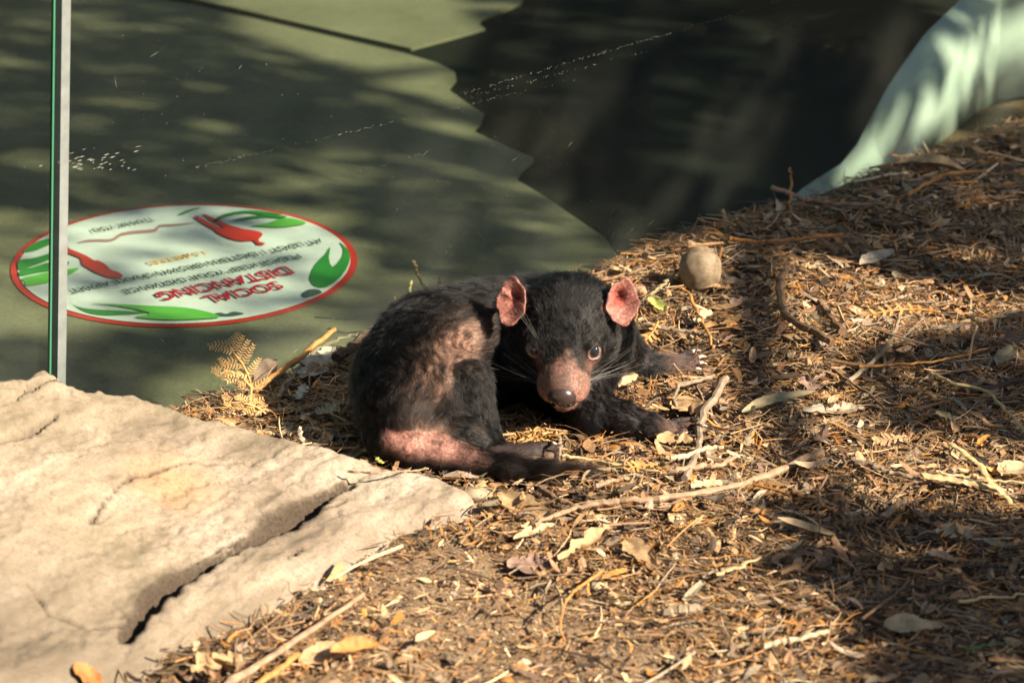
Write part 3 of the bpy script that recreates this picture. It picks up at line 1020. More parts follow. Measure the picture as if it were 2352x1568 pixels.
EARS = [dict(c=P(1176, 692, .166), m=frame_of(TOCAM + np.array([-.42, 0, .05]), np.array([0.06, .3, .95])), a=.0195, b=.0305),
        dict(c=P(1430, 693, .166), m=frame_of(TOCAM + np.array([.10, 0, .05]), np.array([0.10, .3, .95])), a=.0205, b=.0295)]
for i_, e in enumerate(EARS):
    prims.append(dict(t='ear', k=0.005, part='ear', flow=e['m'][1], i=i_, **{k: v for k, v in e.items()}))


def dist(p, X_, Y_, Z_):
    if p['t'] == 'c':
        a, ab = p['a'], p['b'] - p['a']
        tx, ty, tz = X_ - a[0], Y_ - a[1], Z_ - a[2]
        s = np.clip((tx * ab[0] + ty * ab[1] + tz * ab[2]) / np.dot(ab, ab), 0, 1)
        return np.sqrt((tx - s * ab[0]) ** 2 + (ty - s * ab[1]) ** 2 + (tz - s * ab[2]) ** 2) - (p['ra'] + (p['rb'] - p['ra']) * s)
    tx, ty, tz = X_ - p['c'][0], Y_ - p['c'][1], Z_ - p['c'][2]
    m = p['m']
    lx, ly, lz = (m[i, 0] * tx + m[i, 1] * ty + m[i, 2] * tz for i in range(3))
    if p['t'] == 'e':
        r = p['r']
        k0 = np.sqrt((lx / r[0]) ** 2 + (ly / r[1]) ** 2 + (lz / r[2]) ** 2)
        k1 = np.sqrt((lx / r[0] ** 2) ** 2 + (ly / r[1] ** 2) ** 2 + (lz / r[2] ** 2) ** 2) + 1e-9
        return k0 * (k0 - 1) / k1
    # ear: a thin cupped shell, pointed oval, wavy inside
    sg = -1 if p['i'] == 0 else 1
    a, b = p['a'], p['b']
    w = a * (1 - 0.22 * np.clip(ly / b, -1, 1) ** 2 - 0.10 * (ly / b))
    th_ = np.arctan2(ly, lx)
    rim = (np.sqrt((lx / w) ** 2 + (ly / b) ** 2) - 1 - .045 * np.sin(5 * th_ + 2 * sg) - .03 * np.sin(9 * th_ + 1.0)) * a * 0.9
    cup = 15.0 * lx * lx + 7.0 * ly * ly
    fold = 0.0055 * np.exp(-((ly - 0.004 - 0.5 * sg * lx) / 0.0035) ** 2) * np.exp(-(lx / 0.012) ** 2)
    hol = -0.010 * np.exp(-(((lx + sg * .004) / 0.007) ** 2 + ((ly - .006) / 0.007) ** 2))
    sh = np.abs(lz - cup - fold - hol + 0.004) - 0.0019
    return np.maximum(rim, sh)


VX = 0.0016
lo = np.array([P(800, 980, 0)[0] - .03, P(1200, 1110, 0)[1] - .03, -.006])
hi = np.array([P(1625, 800, 0)[0] + .02, P(1235, 766, .08)[1] + .10, .215])
N_ = np.ceil((hi - lo) / VX).astype(int) + 1
F = np.ones(N_, np.float32)
ax = [lo[i] + VX * np.arange(N_[i]) for i in range(3)]


def bounds(p):
    if p['t'] == 'c':
        r = max(p['ra'], p['rb'])
        return np.minimum(p['a'], p['b']) - r, np.maximum(p['a'], p['b']) + r
    r = max(p['r']) if p['t'] == 'e' else p['b'] + .008
    return p['c'] - r, p['c'] + r


def region_idx(b0, b1, pad):
    i0 = np.clip(np.floor((b0 - pad - lo) / VX).astype(int), 0, N_ - 1)
    i1 = np.clip(np.ceil((b1 + pad - lo) / VX).astype(int) + 1, 1, N_)
    return tuple(slice(i0[i], i1[i]) for i in range(3))


def grids(sl):
    return np.meshgrid(*[ax[i][sl[i]].astype(np.float32) for i in range(3)], indexing='ij')


for p in prims:
    sl = region_idx(*bounds(p), p['k'] + 3 * VX)
    d = dist(p, *grids(sl)).astype(np.float32)
    o_ = F[sl]
    h = np.clip(p['k'] - np.abs(o_ - d), 0, None) / p['k']
    F[sl] = np.minimum(o_, d) - h * h * p['k'] * 0.25


def carve(c_, rad, rot, k):
    p = dict(t='e', c=np.array(c_), r=np.array(rad), m=rot)
    sl = region_idx(np.array(c_) - max(rad), np.array(c_) + max(rad), k + 3 * VX)
    d = -dist(p, *grids(sl)).astype(np.float32)
    o_ = F[sl]
    h = np.clip(k - np.abs(o_ - d), 0, None) / k
    F[sl] = np.maximum(o_, d) + h * h * k * 0.25


for e, g_, sg in zip(EYES, GAZE, (-1, 1)):                 # lid openings, almond shaped and slanting down to the snout
    inner = unit(r_h * sg * .9 + u_h * .38)
    m = frame_of(g_, u_h)
    yy = unit(u_h - r_h * sg * .38 - g_ * np.dot(u_h - r_h * sg * .38, g_))
    m = np.stack([np.cross(yy, g_), yy, g_])
    carve(e + g_ * .0095 - m[1] * .0005, (.0096, .0084, .0105), m, 0.002)
# mouth slit
for k_ in range(15):
    a_ = (k_ - 7) / 7.0
    carve(hp(26.5 * math.sin(a_ * 1.25), -27.0 - 3.0 * abs(a_) + 0.8 * math.cos(a_ * 6), 22 + 41 * math.cos(a_ * 1.25)), (.0042, .0018, .0050), HROT, 0.002)


def surface_nets(F_, lo_, h_):
    s = F_ < 0
    c8 = sum(s[i:s.shape[0] - 1 + i, j:s.shape[1] - 1 + j, k:s.shape[2] - 1 + k].astype(np.int8) for i in (0, 1) for j in (0, 1) for k in (0, 1))
    act = np.argwhere((c8 > 0) & (c8 < 8))
    cid = np.full(c8.shape, -1, np.int64)
    cid[act[:, 0], act[:, 1], act[:, 2]] = np.arange(len(act))
    acc, cnt = np.zeros((len(act), 3)), np.zeros(len(act))
    cor = [(i, j, k) for i in (0, 1) for j in (0, 1) for k in (0, 1)]
    val = {c_: F_[act[:, 0] + c_[0], act[:, 1] + c_[1], act[:, 2] + c_[2]] for c_ in cor}
    for c_ in cor:
        for d_ in range(3):
            if c_[d_] == 0:
                e = list(c_)
                e[d_] = 1
                va, vb = val[c_], val[tuple(e)]
                m = (va < 0) != (vb < 0)
                tt = np.where(m, va / np.where(m, va - vb, 1), 0)
                pt = np.repeat(np.array([c_], float), len(act), 0)
                pt[:, d_] = tt
                acc[m] += pt[m]
                cnt[m] += 1
    co_v = lo_ + (act + acc / cnt[:, None]) * h_
    qs = []
    for d_ in range(3):
        a, b = (d_ + 1) % 3, (d_ + 2) % 3
        n0 = [slice(None)] * 3
        n1_ = [slice(None)] * 3
        n0[d_], n1_[d_] = slice(0, -1), slice(1, None)
        ed = np.argwhere(s[tuple(n0)] != s[tuple(n1_)])
        ok = (ed[:, a] > 0) & (ed[:, b] > 0) & (ed[:, a] < F_.shape[a] - 1) & (ed[:, b] < F_.shape[b] - 1)
        ed = ed[ok]
        flip = s[tuple(ed.T)]
        def cell(da, db):
            c_ = ed.copy()
            c_[:, a] += da
            c_[:, b] += db
            return cid[tuple(c_.T)]
        qd = np.stack([cell(-1, -1), cell(0, -1), cell(0, 0), cell(-1, 0)], -1)
        qd[~flip] = qd[~flip][:, ::-1]
        qs.append(qd)
    return co_v, np.concatenate(qs)


bco, bq = surface_nets(F, lo, VX)
bco[:, 2] = np.maximum(bco[:, 2], 0.0)
# relax a little to remove grid traces
e0 = np.concatenate([bq[:, 0], bq[:, 1], bq[:, 2], bq[:, 3]])
e1 = np.concatenate([bq[:, 1], bq[:, 2], bq[:, 3], bq[:, 0]])
for _ in range(2):
    s_ = np.zeros_like(bco)
    n_ = np.zeros(len(bco))
    np.add.at(s_, e0, bco[e1]); np.add.at(n_, e0, 1)
    np.add.at(s_, e1, bco[e0]); np.add.at(n_, e1, 1)
    bco = bco * 0.55 + s_ / n_[:, None] * 0.45
fn = np.cross(bco[bq[:, 2]] - bco[bq[:, 0]], bco[bq[:, 3]] - bco[bq[:, 1]])
vn = np.zeros_like(bco)
for k_ in range(4):
    np.add.at(vn, bq[:, k_], fn)
vn /= np.linalg.norm(vn, axis=1)[:, None] + 1e-12
fa = np.linalg.norm(fn, axis=1) * 0.5

# per-vertex coat: weights of every limb, flow of the hair, bare patches
PARTS = sorted({p['part'] for p in prims})
dm = {k: np.full(len(bco), 1.0) for k in PARTS}
flow = np.zeros_like(bco)
wsum = np.zeros(len(bco))
for p in prims:
    d = dist(p, bco[:, 0], bco[:, 1], bco[:, 2])
    dm[p['part']] = np.minimum(dm[p['part']], d)
    w = np.exp(-np.clip(d, -0.002, 1) / 0.006)
    flow += w[:, None] * p['flow']
    wsum += w
flow /= wsum[:, None]
flow -= vn * (flow * vn).sum(1)[:, None]
flow /= np.linalg.norm(flow, axis=1)[:, None] + 1e-6


def near_px(cx, cy, z, rx, ry, ang=0.0, rz=0.05):
    """Soft patch on the coat round a world point; rx across, ry along the depth of the animal."""
    c_ = P(cx, cy, z)
    dx, dy, dz = (bco - c_).T
    ca, sa = math.cos(ang), math.sin(ang)
    return np.exp(-(((dx * ca + dz * sa) / rx) ** 2 + ((-dx * sa + dz * ca) / ry) ** 2 + (dy / rz) ** 2))


nz = fbm(bco, 45, 3)
nz2 = fbm(bco, 140, 3)
hl = (bco - HE) @ HROT.T * 1000                           # head frame, mm
closest = np.stack([dm[k] for k in PARTS])
nearest = np.argmin(closest, 0)
is_ = {k: nearest == i for i, k in enumerate(PARTS)}
headish = is_['head'] | is_['muzzle'] | is_['chin'] | is_['lid'] | is_['brow']
muz = np.zeros(len(bco))
muz[headish] = smoothstep(19, 52, hl[headish, 2] - 0.42 * np.maximum(np.abs(hl[headish, 0]) - 8, 0) * (1 - smoothstep(20, 45, hl[headish, 2])) + 9 * nz[headish] + 5 * nz2[headish])
lid = np.zeros(len(bco))
for e in EYES:
    lid = np.maximum(lid, 1 - smoothstep(.0104, .0134, np.linalg.norm((bco - e) * np.array([1, 1, 1]), axis=1) + .0015 * nz))
inner = np.zeros(len(bco))
for e, sg in zip(EYES, (-1, 1)):
    inner = np.maximum(inner, 0.75 * np.exp(-(np.linalg.norm(bco - hp(sg * 25, -7, 14), axis=1) / .011) ** 2))
earin = np.zeros(len(bco))
for e in EARS:
    l = (bco - e['c']) @ e['m'].T
    facing = vn @ e['m'][2]
    rr = np.sqrt((l[:, 0] / (e['a'] * 1.08)) ** 2 + (l[:, 1] / (e['b'] * 1.06)) ** 2)
    earin = np.maximum(earin, (rr < 1.15) * (np.abs(l[:, 2]) < .02) * np.where(facing > -0.25, 1.0, 0.35) * is_['ear'])
flank = near_px(985, 850, .10, .060, .020, 0.50, .085) * .62 + near_px(1058, 803, .115, .034, .020, 0.25, .07) * 1.0
flank = flank * np.where(is_['shank'], .1, 1) * (1 - .8 * np.exp(-(np.linalg.norm(bco - P(1066, 880, .085), axis=1) / .034) ** 2))
but = near_px(972, 968, .058, .026, .014, -0.35, .05) * 1.0
tl = dm['tail'] < 0.004
tpos = (bco[:, 0] - P(880, 1030, .03)[0])
tailp = np.where(is_['tail'], np.clip(1.35 - tpos / .100, 0, 1) * np.clip(.25 + tpos / .02, 0, 1), 0) * smoothstep(0.0, 0.75, vn[:, 2] + 0.15) * (1 + .5 * nz2)
pawp = np.where(is_['paw'] | is_['foot'], 0.34, 0.0)
pawp = np.maximum(pawp, np.where(is_['foreleg'], 0.45 * np.clip(1 - np.minimum(np.linalg.norm(bco - P(1535, 990, .013), axis=1), np.linalg.norm(bco - P(1535, 845, .013), axis=1)) / .030, 0, 1), 0))
stk = vnoise(np.stack([bco[:, 0] * .5 + bco[:, 2] * .9, bco[:, 2] * .5 - bco[:, 0] * .9, bco[:, 1]], -1) * np.array([.30, 1.9, 1]), 100)
bare_tan = np.clip(np.maximum(flank, but) * (0.88 + 0.45 * nz + .75 * stk), 0, 1) * ~headish
bare_tan = np.where(is_['tail'] | is_['ear'], 0, bare_tan)
pink = np.clip(np.maximum.reduce([muz * .92, lid * .95, inner, earin, tailp * .9, pawp]) * (1 + .12 * nz2), 0, 1)
SK_DARK, SK_TAN, SK_PINK = np.array([.006, .0055, .005]), np.array([.275, .17, .13]), np.array([.37, .19, .155])
skin = SK_DARK[None] * np.ones((len(bco), 1))
skin = skin * (1 - bare_tan[:, None]) + SK_TAN * bare_tan[:, None]
skin = skin * (1 - pink[:, None]) + SK_PINK * pink[:, None]
mz = (muz * (0.58 + 1.0 * nz2 + 0.6 * nz + .45 * (1 - smoothstep(18, 46, hl[:, 2])) + .55 * smoothstep(.0, -18, hl[:, 0]) * .6))[:, None].clip(0, .92)
skin = skin * (1 - mz) + np.array([.15, .088, .066]) * mz          # browner mottled snout, with shade painted into one side
dk = (muz * np.exp(-((hl[:, 0] / 12) ** 2 + ((hl[:, 1] - 4) / 14) ** 2 + ((hl[:, 2] - 52) / 18) ** 2)) * .85)[:, None]
skin = skin * (1 - dk) + np.array([.055, .038, .036]) * dk            # dusky bridge above the nose
lip = (np.exp(-((hl[:, 1] + 29.0) / 3.2) ** 2) * (hl[:, 2] > 30) * headish * .7)[:, None]
skin = skin * (1 - lip) + np.array([.36, .07, .05]) * lip
em_ = (is_['ear'] * np.clip(.35 + .9 * nz2 + .5 * nz, 0, .75))[:, None]
skin = skin * (1 - em_) + np.array([.24, .085, .07]) * em_
ered = np.zeros(len(bco))
for e, sg in zip(EARS, (-1, 1)):
    l = (bco - e['c']) @ e['m'].T
    ered = np.maximum(ered, np.exp(-(((l[:, 0] + sg * .005) / .009) ** 2 + ((l[:, 1] - .004) / .011) ** 2)) * is_['ear'] * .95)
skin = skin * (1 - ered[:, None]) + np.array([.26, .035, .022]) * ered[:, None]
pk_ = np.clip((bco[:, 2] - .012) / .008, 0, .9) * (is_['foot'] | is_['paw'])
pk = np.maximum(pk_[:, None], 0)
skin = skin * (1 - pk) + np.array([.018, .014, .014]) * pk
pk = (np.where(is_['paw'] | is_['foot'] | is_['foreleg'], 1, 0) * np.clip(.45 + 1.1 * nz2, 0, .9))[:, None]
skin = skin * (1 - pk) + np.array([.035, .026, .025]) * pk
skin = skin * (1 - .80 * lid[:, None]) + np.array([.52, .345, .315]) * .80 * lid[:, None]

t = NT("devil_skin")
at_ = t.new("ShaderNodeAttribute", attribute_name="Col")
n1 = t.noise(330, 4, 0.65, t.coord("Object"))
c = t.mix(1.0, at_.outputs[0], t.ramp(n1, [(0.35, (0.55, 0.47, 0.45)), (0.62, (1.25, 1.25, 1.22))]), 'MULTIPLY')
t.bump(n1, 0.35, 0.0006)
M_SKIN = t.set(c, 0.62, 0.22)
t.bsdf.inputs["Subsurface Weight"].default_value = 0.12
t.bsdf.inputs["Subsurface Radius"].default_value = (0.004, 0.0015, 0.001)
body = mesh_np("tasmanian_devil", bco, bq, M_SKIN, smooth=True, cols=np.clip(skin, 0, 1))
tag(body, "young black devil with pink ears lying curled on the leaf litter, face raised", "marsupial")

# coat
dens = np.ones(len(bco))
leng = np.full(len(bco), .0155)
leng[headish] = .0075
leng[is_['brow']] = .0055
leng[is_['neck']] = .015
leng[is_['foreleg'] | is_['shank']] = .0095
leng[is_['thigh'] | is_['buttock']] = .0095
leng = np.where(is_['tail'], .0055 + .024 * smoothstep(.09, .20, tpos), leng)
thin = np.clip(pink * 0.9, 0, 1)
leng = leng * (1 - .55 * thin)
leng = np.where(is_['ear'], .0042, leng)
leng = np.where(headish, leng * (1 - .62 * smoothstep(.1, .8, muz)), leng)
leng = np.where(is_['paw'] | is_['foot'], .0028, leng)
dens = np.where(is_['foreleg'] | is_['shank'] | is_['head'], 1.35, dens)
dens = dens * (1 - .72 * bare_tan) * (1 - .80 * thin)
dens = np.where(is_['ear'], 1.2, dens)
dens = np.where(muz > .4, 1.9 - .5 * muz, dens)
dens = np.where(lid > .55, .02, dens)
dens = np.where(is_['chin'], np.maximum(dens, .35), dens)
leng = np.where(is_['chin'] & (hl[:, 2] < 52), .006, leng)
dens = np.where(vn[:, 2] < -.85, 0, dens)
dens = np.where(bco[:, 2] < .0015, 0, dens)
for e, g_ in zip(EYES, GAZE):
    dens = np.where(np.linalg.norm(bco - e - g_ * .006, axis=1) < .0098, 0, dens)
dens = np.where((np.linalg.norm(bco - hp(0, -7, 70), axis=1) < .016) & headish, 0, dens)
# hair colour
blk, brn = np.array([.0045, .004, .0042]), np.array([.055, .036, .026])
hair = blk * np.ones((len(bco), 1))
bm_ = np.clip(bare_tan * 1.0 + .25 * smoothstep(.1, .9, nz) * (is_['thigh'] | is_['buttock']), 0, 1)[:, None]
hair = hair * (1 - bm_) + np.array([.11, .075, .056]) * bm_
pm = np.clip(pink, 0, 1)[:, None]
hair = hair * (1 - pm) + np.array([.26, .14, .10]) * pm
er_ = np.where(earin > .5, 1, 0)[:, None] * is_['ear'][:, None]
hair = np.where(is_['ear'][:, None], np.where(er_ > 0, np.array([.20, .085, .07]), np.array([.02, .014, .012])), hair)
mh_ = (muz > .35)[:, None]
hair = np.where(mh_, np.array([.15, .085, .056]) * (1 + 1.5 * nz2[:, None]).clip(.15, 2.2), hair)
hair = np.where((is_['tail'] & (tpos > .08))[:, None], np.array([.011, .0075, .0065]), hair)
topf = (is_['foot'] | is_['paw'])[:, None]
hair = np.where(topf, np.array([.012, .009, .009]), hair)
hair = np.where(is_['tail'][:, None] & (tpos < .08)[:, None], hair * .75, hair)

NH = 270000
fd = fa * dens[bq].mean(1)
pick = rng.choice(len(bq), NH, p=fd / fd.sum())
uu_, vv_ = rng.random((2, NH))
B4 = np.stack([(1 - uu_) * (1 - vv_), uu_ * (1 - vv_), uu_ * vv_, (1 - uu_) * vv_], -1)
gat = lambda A: (A[bq[pick]] * (B4[..., None] if A.ndim == 2 else B4)).sum(1)
hp0, hn, ht, hL, hc = gat(bco), gat(vn), gat(flow), gat(leng), gat(hair)
hn /= np.linalg.norm(hn, axis=1)[:, None] + 1e-9
hL = hL * rng.uniform(.55, 1.15, NH) * np.where(rng.random(NH) < .04, 1.55, 1.0)
clump = np.stack([fbm(hp0 + 3.1 * k_, 150, 2) for k_ in range(3)], -1)
jit = rng.normal(0, .16, (NH, 3)) + clump * .36
dirn = ht * 1.0 + hn * .42 + jit
dirn /= np.linalg.norm(dirn, axis=1)[:, None]
d2 = ht * 1.0 + hn * .12 + jit * 1.2 + np.array([0, 0, -.12])
d2 /= np.linalg.norm(d2, axis=1)[:, None]
NPT = 4
pts = np.zeros((NH, NPT, 3), np.float32)
cur = hp0 - hn * .0006
pts[:, 0] = cur
for k_ in range(1, NPT):
    s = (k_ - .5) / (NPT - 1)
    dd = dirn * (1 - s) + d2 * s
    dd /= np.linalg.norm(dd, axis=1)[:, None]
    cur = cur + dd * (hL / (NPT - 1))[:, None]
    cur[:, 2] = np.maximum(cur[:, 2], .002)
    pts[:, k_] = cur
hcol = hc * rng.uniform(.6, 1.5, (NH, 1))
glint_strand = (rng.random(NH) < .05)[:, None]  # paler strands paint glints into the coat colour
hcol = np.where(glint_strand, hcol + .07, hcol)


def curves_obj(name, pts, rad, cols, mat, parent):
    n, k_ = pts.shape[:2]
    hcv = bpy.data.hair_curves.new(name)
    hcv.add_curves([k_] * n)
    hcv.position_data.foreach_set("vector", pts.astype(np.float32).ravel())
    ra = hcv.attributes.get("radius") or hcv.attributes.new("radius", 'FLOAT', 'POINT')
    ra.data.foreach_set("value", np.asarray(rad, np.float32).ravel())
    ca = hcv.attributes.new("Col", 'FLOAT_COLOR', 'CURVE')
    c4 = np.ones((n, 4), np.float32)
    c4[:, :3] = cols
    ca.data.foreach_set("color", c4.ravel())
    hcv.materials.append(mat)
    o = bpy.data.objects.new(name, hcv)
    COL.objects.link(o)
    o.parent = parent
    return o


t = NT("devil_fur")
at_ = t.new("ShaderNodeAttribute", attribute_name="Col")
hb = t.new("ShaderNodeBsdfHairPrincipled")
hb.parametrization = 'COLOR'
t.link(at_.outputs[0], hb.inputs["Color"])
hb.inputs["Roughness"].default_value = .26
hb.inputs["Radial Roughness"].default_value = .30
hb.inputs["IOR"].default_value = 1.36
t.link(hb.outputs[0], t.out.inputs[0])
t.n.remove(t.bsdf)
M_FUR = t.m
prof_r = np.array([.00011, .00010, .000075, .00002])
fo = curves_obj("fur", pts, np.repeat(prof_r[None], NH, 0) * rng.uniform(.8, 1.15, (NH, 1)), np.clip(hcol, .0025, 1), M_FUR, body)
tag(fo, kind='stuff')


def uv_ball(name, c_, rad, m, mat, parent, seg=28, rings=18, deform=None):
    co, fs = [], []
    for i in range(rings + 1):
        th = math.pi * i / rings
        for j in range(seg):
            ph = 2 * math.pi * j / seg
            v = np.array([math.sin(th) * math.cos(ph), math.cos(th), math.sin(th) * math.sin(ph)])
            if deform:
                v = deform(v)
            co.append(c_ + m.T @ (v * rad))
    for i in range(rings):
        for j in range(seg):
            a, b = i * seg + j, i * seg + (j + 1) % seg
            fs.append((a, b, b + seg, a + seg))
    return mesh_np(name, co, fs, mat, parent, smooth=True)


t = NT("dark_eye")
M_EYE = t.set((0.012, 0.016, 0.024), 0.08, 0.6)
t.bsdf.inputs["Coat Weight"].default_value = 1.0
t.bsdf.inputs["Coat Roughness"].default_value = 0.02
M_SCL = flat_mat("eye_white", (.16, .12, .10), 0.3)
for e, g_, sg in zip(EYES, GAZE, (-1, 1)):
    m = frame_of(g_, u_h)
    eye = uv_ball("eye", e + g_ * .0008, (.0095, .0095, .0095), m, M_SCL, body)
    gz_ = unit(TOCAM + r_h * sg * .10)
    uv_ball("iris", e + g_ * .0008 + gz_ * .0018, (.0082, .0088, .0082), frame_of(gz_, u_h), M_EYE, eye)

# nose pad
def nose_def(v):
    x_, y_, z_ = v
    for s_ in (-1, 1):
        d_ = math.sqrt((x_ - s_ * .62) ** 2 / .075 + (y_ + .22) ** 2 / .045 + (z_ - .70) ** 2 / .16)
        v = v * (1 - .55 * math.exp(-d_ * d_ * 2.4))
    gr = math.exp(-(x_ / .07) ** 2) * max(0, z_) * (1 if y_ < .2 else 0)
    return v * (1 - .06 * gr)


t = NT("wet_nose")
n1 = t.noise(900, 3, .6, t.coord("Object"))
t.bump(n1, .25, .0003)
M_NOSE = t.set((0.042, 0.026, 0.023), 0.30, 0.5)
t.bsdf.inputs["Coat Weight"].default_value = .5
t.bsdf.inputs["Coat Roughness"].default_value = .12
nose = uv_ball("nose", hp(0, -9.5, 65.5), (.0175, .0158, .0135), HROT, M_NOSE, body, 48, 32, nose_def)
M_NOSTRIL = flat_mat('nostril_skin', (.004, .003, .003), .6)
for s_ in (-1, 1):
    uv_ball('nostril', hp(s_ * 9.2, -14.5, 73.2), (.0036, .0024, .0040), HROT, M_NOSTRIL, nose, 16, 10)


def tube(name, pts_, r0, r1, mat, parent=None, seg=7, rough=0.0, seed=0, cap=True, flat=1.0, knots=0.0):
    p = np.array(pts_, float)
    n = len(p)
    tn = np.gradient(p, axis=0)
    tn /= np.linalg.norm(tn, axis=1)[:, None] + 1e-12
    up = np.array([0, 0, 1.0]) if abs(tn[0][2]) < .9 else np.array([1.0, 0, 0])
    co = []
    rr = np.linspace(r0, r1, n)
    g_ = np.random.default_rng(seed + n)
    kn = 1 + knots * np.clip(g_.normal(0, 1, n), -.3, 1.5)
    for i in range(n):
        s = unit(np.cross(tn[i], up))
        w = np.cross(s, tn[i])
        for j in range(seg):
            a = 2 * math.pi * j / seg
            k_ = rr[i] * kn[i] * (1 + rough * g_.normal())
            co.append(p[i] + s * math.cos(a) * k_ + w * math.sin(a) * k_ * flat)
    fs = [(i * seg + j, i * seg + (j + 1) % seg, (i + 1) * seg + (j + 1) % seg, (i + 1) * seg + j) for i in range(n - 1) for j in range(seg)]
    if cap:
        fs += [tuple(range(seg - 1, -1, -1)), tuple(range((n - 1) * seg, n * seg))]
    return mesh_np(name, co, fs, mat, parent, smooth=seg > 5 and rough == 0)


def bez(a, b, c_, n=9):
    a, b, c_ = map(np.asarray, (a, b, c_))
    return [(1 - s) ** 2 * a + 2 * s * (1 - s) * b + s * s * c_ for s in np.linspace(0, 1, n)]


M_WHISK = flat_mat("whisker", (.30, .28, .26), .3)
M_WHISKD = flat_mat("dark_whisker", (.10, .085, .075), .3)
for sg in (-1, 1):
    for i in range(11):
        r0 = np.array([sg * random.uniform(21, 27), random.uniform(-28, -10), random.uniform(24, 48)])
        L_ = random.uniform(45, 80)
        d_ = np.array([sg * 1.0, random.uniform(-.25, .35), random.uniform(-.9, -.2)])
        d_ /= np.linalg.norm(d_)
        mid = r0 + d_ * L_ * .5
        end = r0 + d_ * L_ + np.array([0, random.uniform(-18, 4), random.uniform(-14, 0)])
        tube("whisker", bez(hp(*r0), hp(*mid), hp(*end)),   .00013, .00005, M_WHISK if sg > 0 or i % 3 else M_WHISKD, body, 4)
    for i in range(3):
        r0 = np.array([sg * (30 + 3 * i), 14, 2 - 3 * i])
        tube("whisker", bez(hp(*r0), hp(*(r0 + np.array([sg * 4, 22, 4]))), hp(*(r0 + np.array([sg * (18 + 4 * i), 40, -14])))), .00012, .00005, M_WHISK, body, 4)
for i in range(9):
    r0 = np.array([random.uniform(-15, 15), -52, random.uniform(20, 50)])
    tube("whisker", bez(hp(*r0), hp(*(r0 + np.array([r0[0] * .1, -8, 3]))), hp(*(r0 + np.array([r0[0] * .4, random.uniform(-24, -12), -3])))), .00014, .00005, M_WHISK, body, 4)
M_CLAW = flat_mat("claw", (.58, .50, .41), .35)
for (a, b, cz) in [((1588, 962), (1612, 962), .012), ((1600, 976), (1625, 979), .011), ((1602, 990), (1626, 996), .009), ((1590, 1004), (1612, 1012), .007), ((1564, 1016), (1582, 1023), .006),
                   ((1590, 808), (1610, 805), .015), ((1604, 820), (1624, 820), .013), ((1606, 833), (1625, 837), .010), ((1598, 847), (1616, 852), .007),
                   ((1264, 1018), (1280, 1021), .026), ((1277, 1029), (1293, 1033), .020), ((1277, 1041), (1293, 1047), .013), ((1262, 1053), (1277, 1058), .007)]:
    A0, B0 = P(*a, cz), P(*b, cz - .006)
    tube("claw", bez(A0, (A0 + B0) / 2 + np.array([0, 0, .003]), B0, 6), .0029, .0006, M_CLAW, body, 6)

# ------------------------------------------------------------------ the tree that shades the place (stands outside the frame)
def pts_in(poly, n, z=0.0):
    pg = [tuple(at(a, b, z)[:2]) for a, b in poly]
    ar = np.array(pg)
    lo_, hi_ = ar.min(0), ar.max(0)
    area = 0.5 * abs(sum(pg[i][0] * pg[(i + 1) % len(pg)][1] - pg[(i + 1) % len(pg)][0] * pg[i][1] for i in range(len(pg))))
    n = int(n * area) if n > 0 else 0
    o_ = np.zeros((0, 2))
    while len(o_) < n:
        q_ = rng.uniform(lo_, hi_, (n * 3 + 50, 2))
        o_ = np.concatenate([o_, q_[poly_dist(q_[:, 0], q_[:, 1], pg) > 0]])
    return o_[:n]


SH = [  # ground that lies in its shade: outline, leaf cover, distance of the boughs
    ([(-100, -150), (540, -150), (560, 40), (900, 160), (860, 440), (-100, 470)], 3.6, 4.2, 5.6),
    ([(880, 190), (1040, 190), (1240, 400), (1400, 540), (1000, 560), (850, 450)], 1.5, 4.2, 5.6),
    ([(845, 470), (1000, 480), (1250, 500), (1400, 560), (1400, 610), (900, 735), (850, 720)], 3.0, 4.0, 5.2),
    ([(1150, 340), (1230, 400), (1400, 540), (1000, 500), (880, 450), (880, 330)], 1.2, 4.0, 5.2),
    ([(-100, 470), (860, 450), (860, 760), (-100, 760)], .65, 4.5, 5.6),
    ([(-100, 740), (900, 720), (1300, 590), (900, 735), (500, 800), (380, 900), (250, 1000), (-100, 1000)], 3.2, 4.2, 5.6),
    ([(1140, -150), (2260, -150), (1990, 330), (1760, 470), (1450, 600), (1260, 420), (1150, 250), (1130, 120)], 2.4, 4.0, 5.4),
    ([(1950, 400), (2150, 180), (2300, 100), (2450, 160), (2450, 240), (2200, 330)], .8, 3.8, 5.0),
    ([(1640, 550), (1780, 480), (2000, 410), (2352, 290), (2500, 280), (2500, 720), (2352, 690), (2100, 660), (1900, 620), (1740, 600)], 3.8, 3.6, 4.8),
    ([(1930, 850), (2060, 790), (2330, 730), (2500, 690), (2500, 1100), (2200, 1030), (2000, 990)], 3.4, 3.0, 4.0),
    ([(1660, 1180), (1800, 1172), (2000, 1200), (2400, 1225), (2560, 1640), (1900, 1640), (1970, 1520), (1890, 1440), (1800, 1350), (1700, 1300)], 5.5, 2.2, 3.2)]
SH.append(([(2100, 345), (2200, 262), (2352, 226), (2500, 205), (2500, 285), (2352, 300), (2200, 330)], 2.6, 3.4, 4.4))
SV = np.array(SUN_DIR)
sx_ = unit(np.cross(SV, [0, 0, 1.0]))
sy_ = np.cross(sx_, SV)
leaf_c, leaf_s = [], []
for poly, cov, t0_, t1_ in SH:
    q_ = pts_in(poly, cov * SUN_DIR.z / (0.105 * 0.036 * 0.62 * 0.6))
    tt = rng.uniform(t0_, t1_, len(q_))
    leaf_c.append(np.concatenate([q_, np.zeros((len(q_), 1))], 1) + SV * tt[:, None])
LC = np.concatenate(leaf_c)
nL = len(LC)
a_ = rng.normal(0, 1, (nL, 3)); a_ /= np.linalg.norm(a_, axis=1)[:, None]
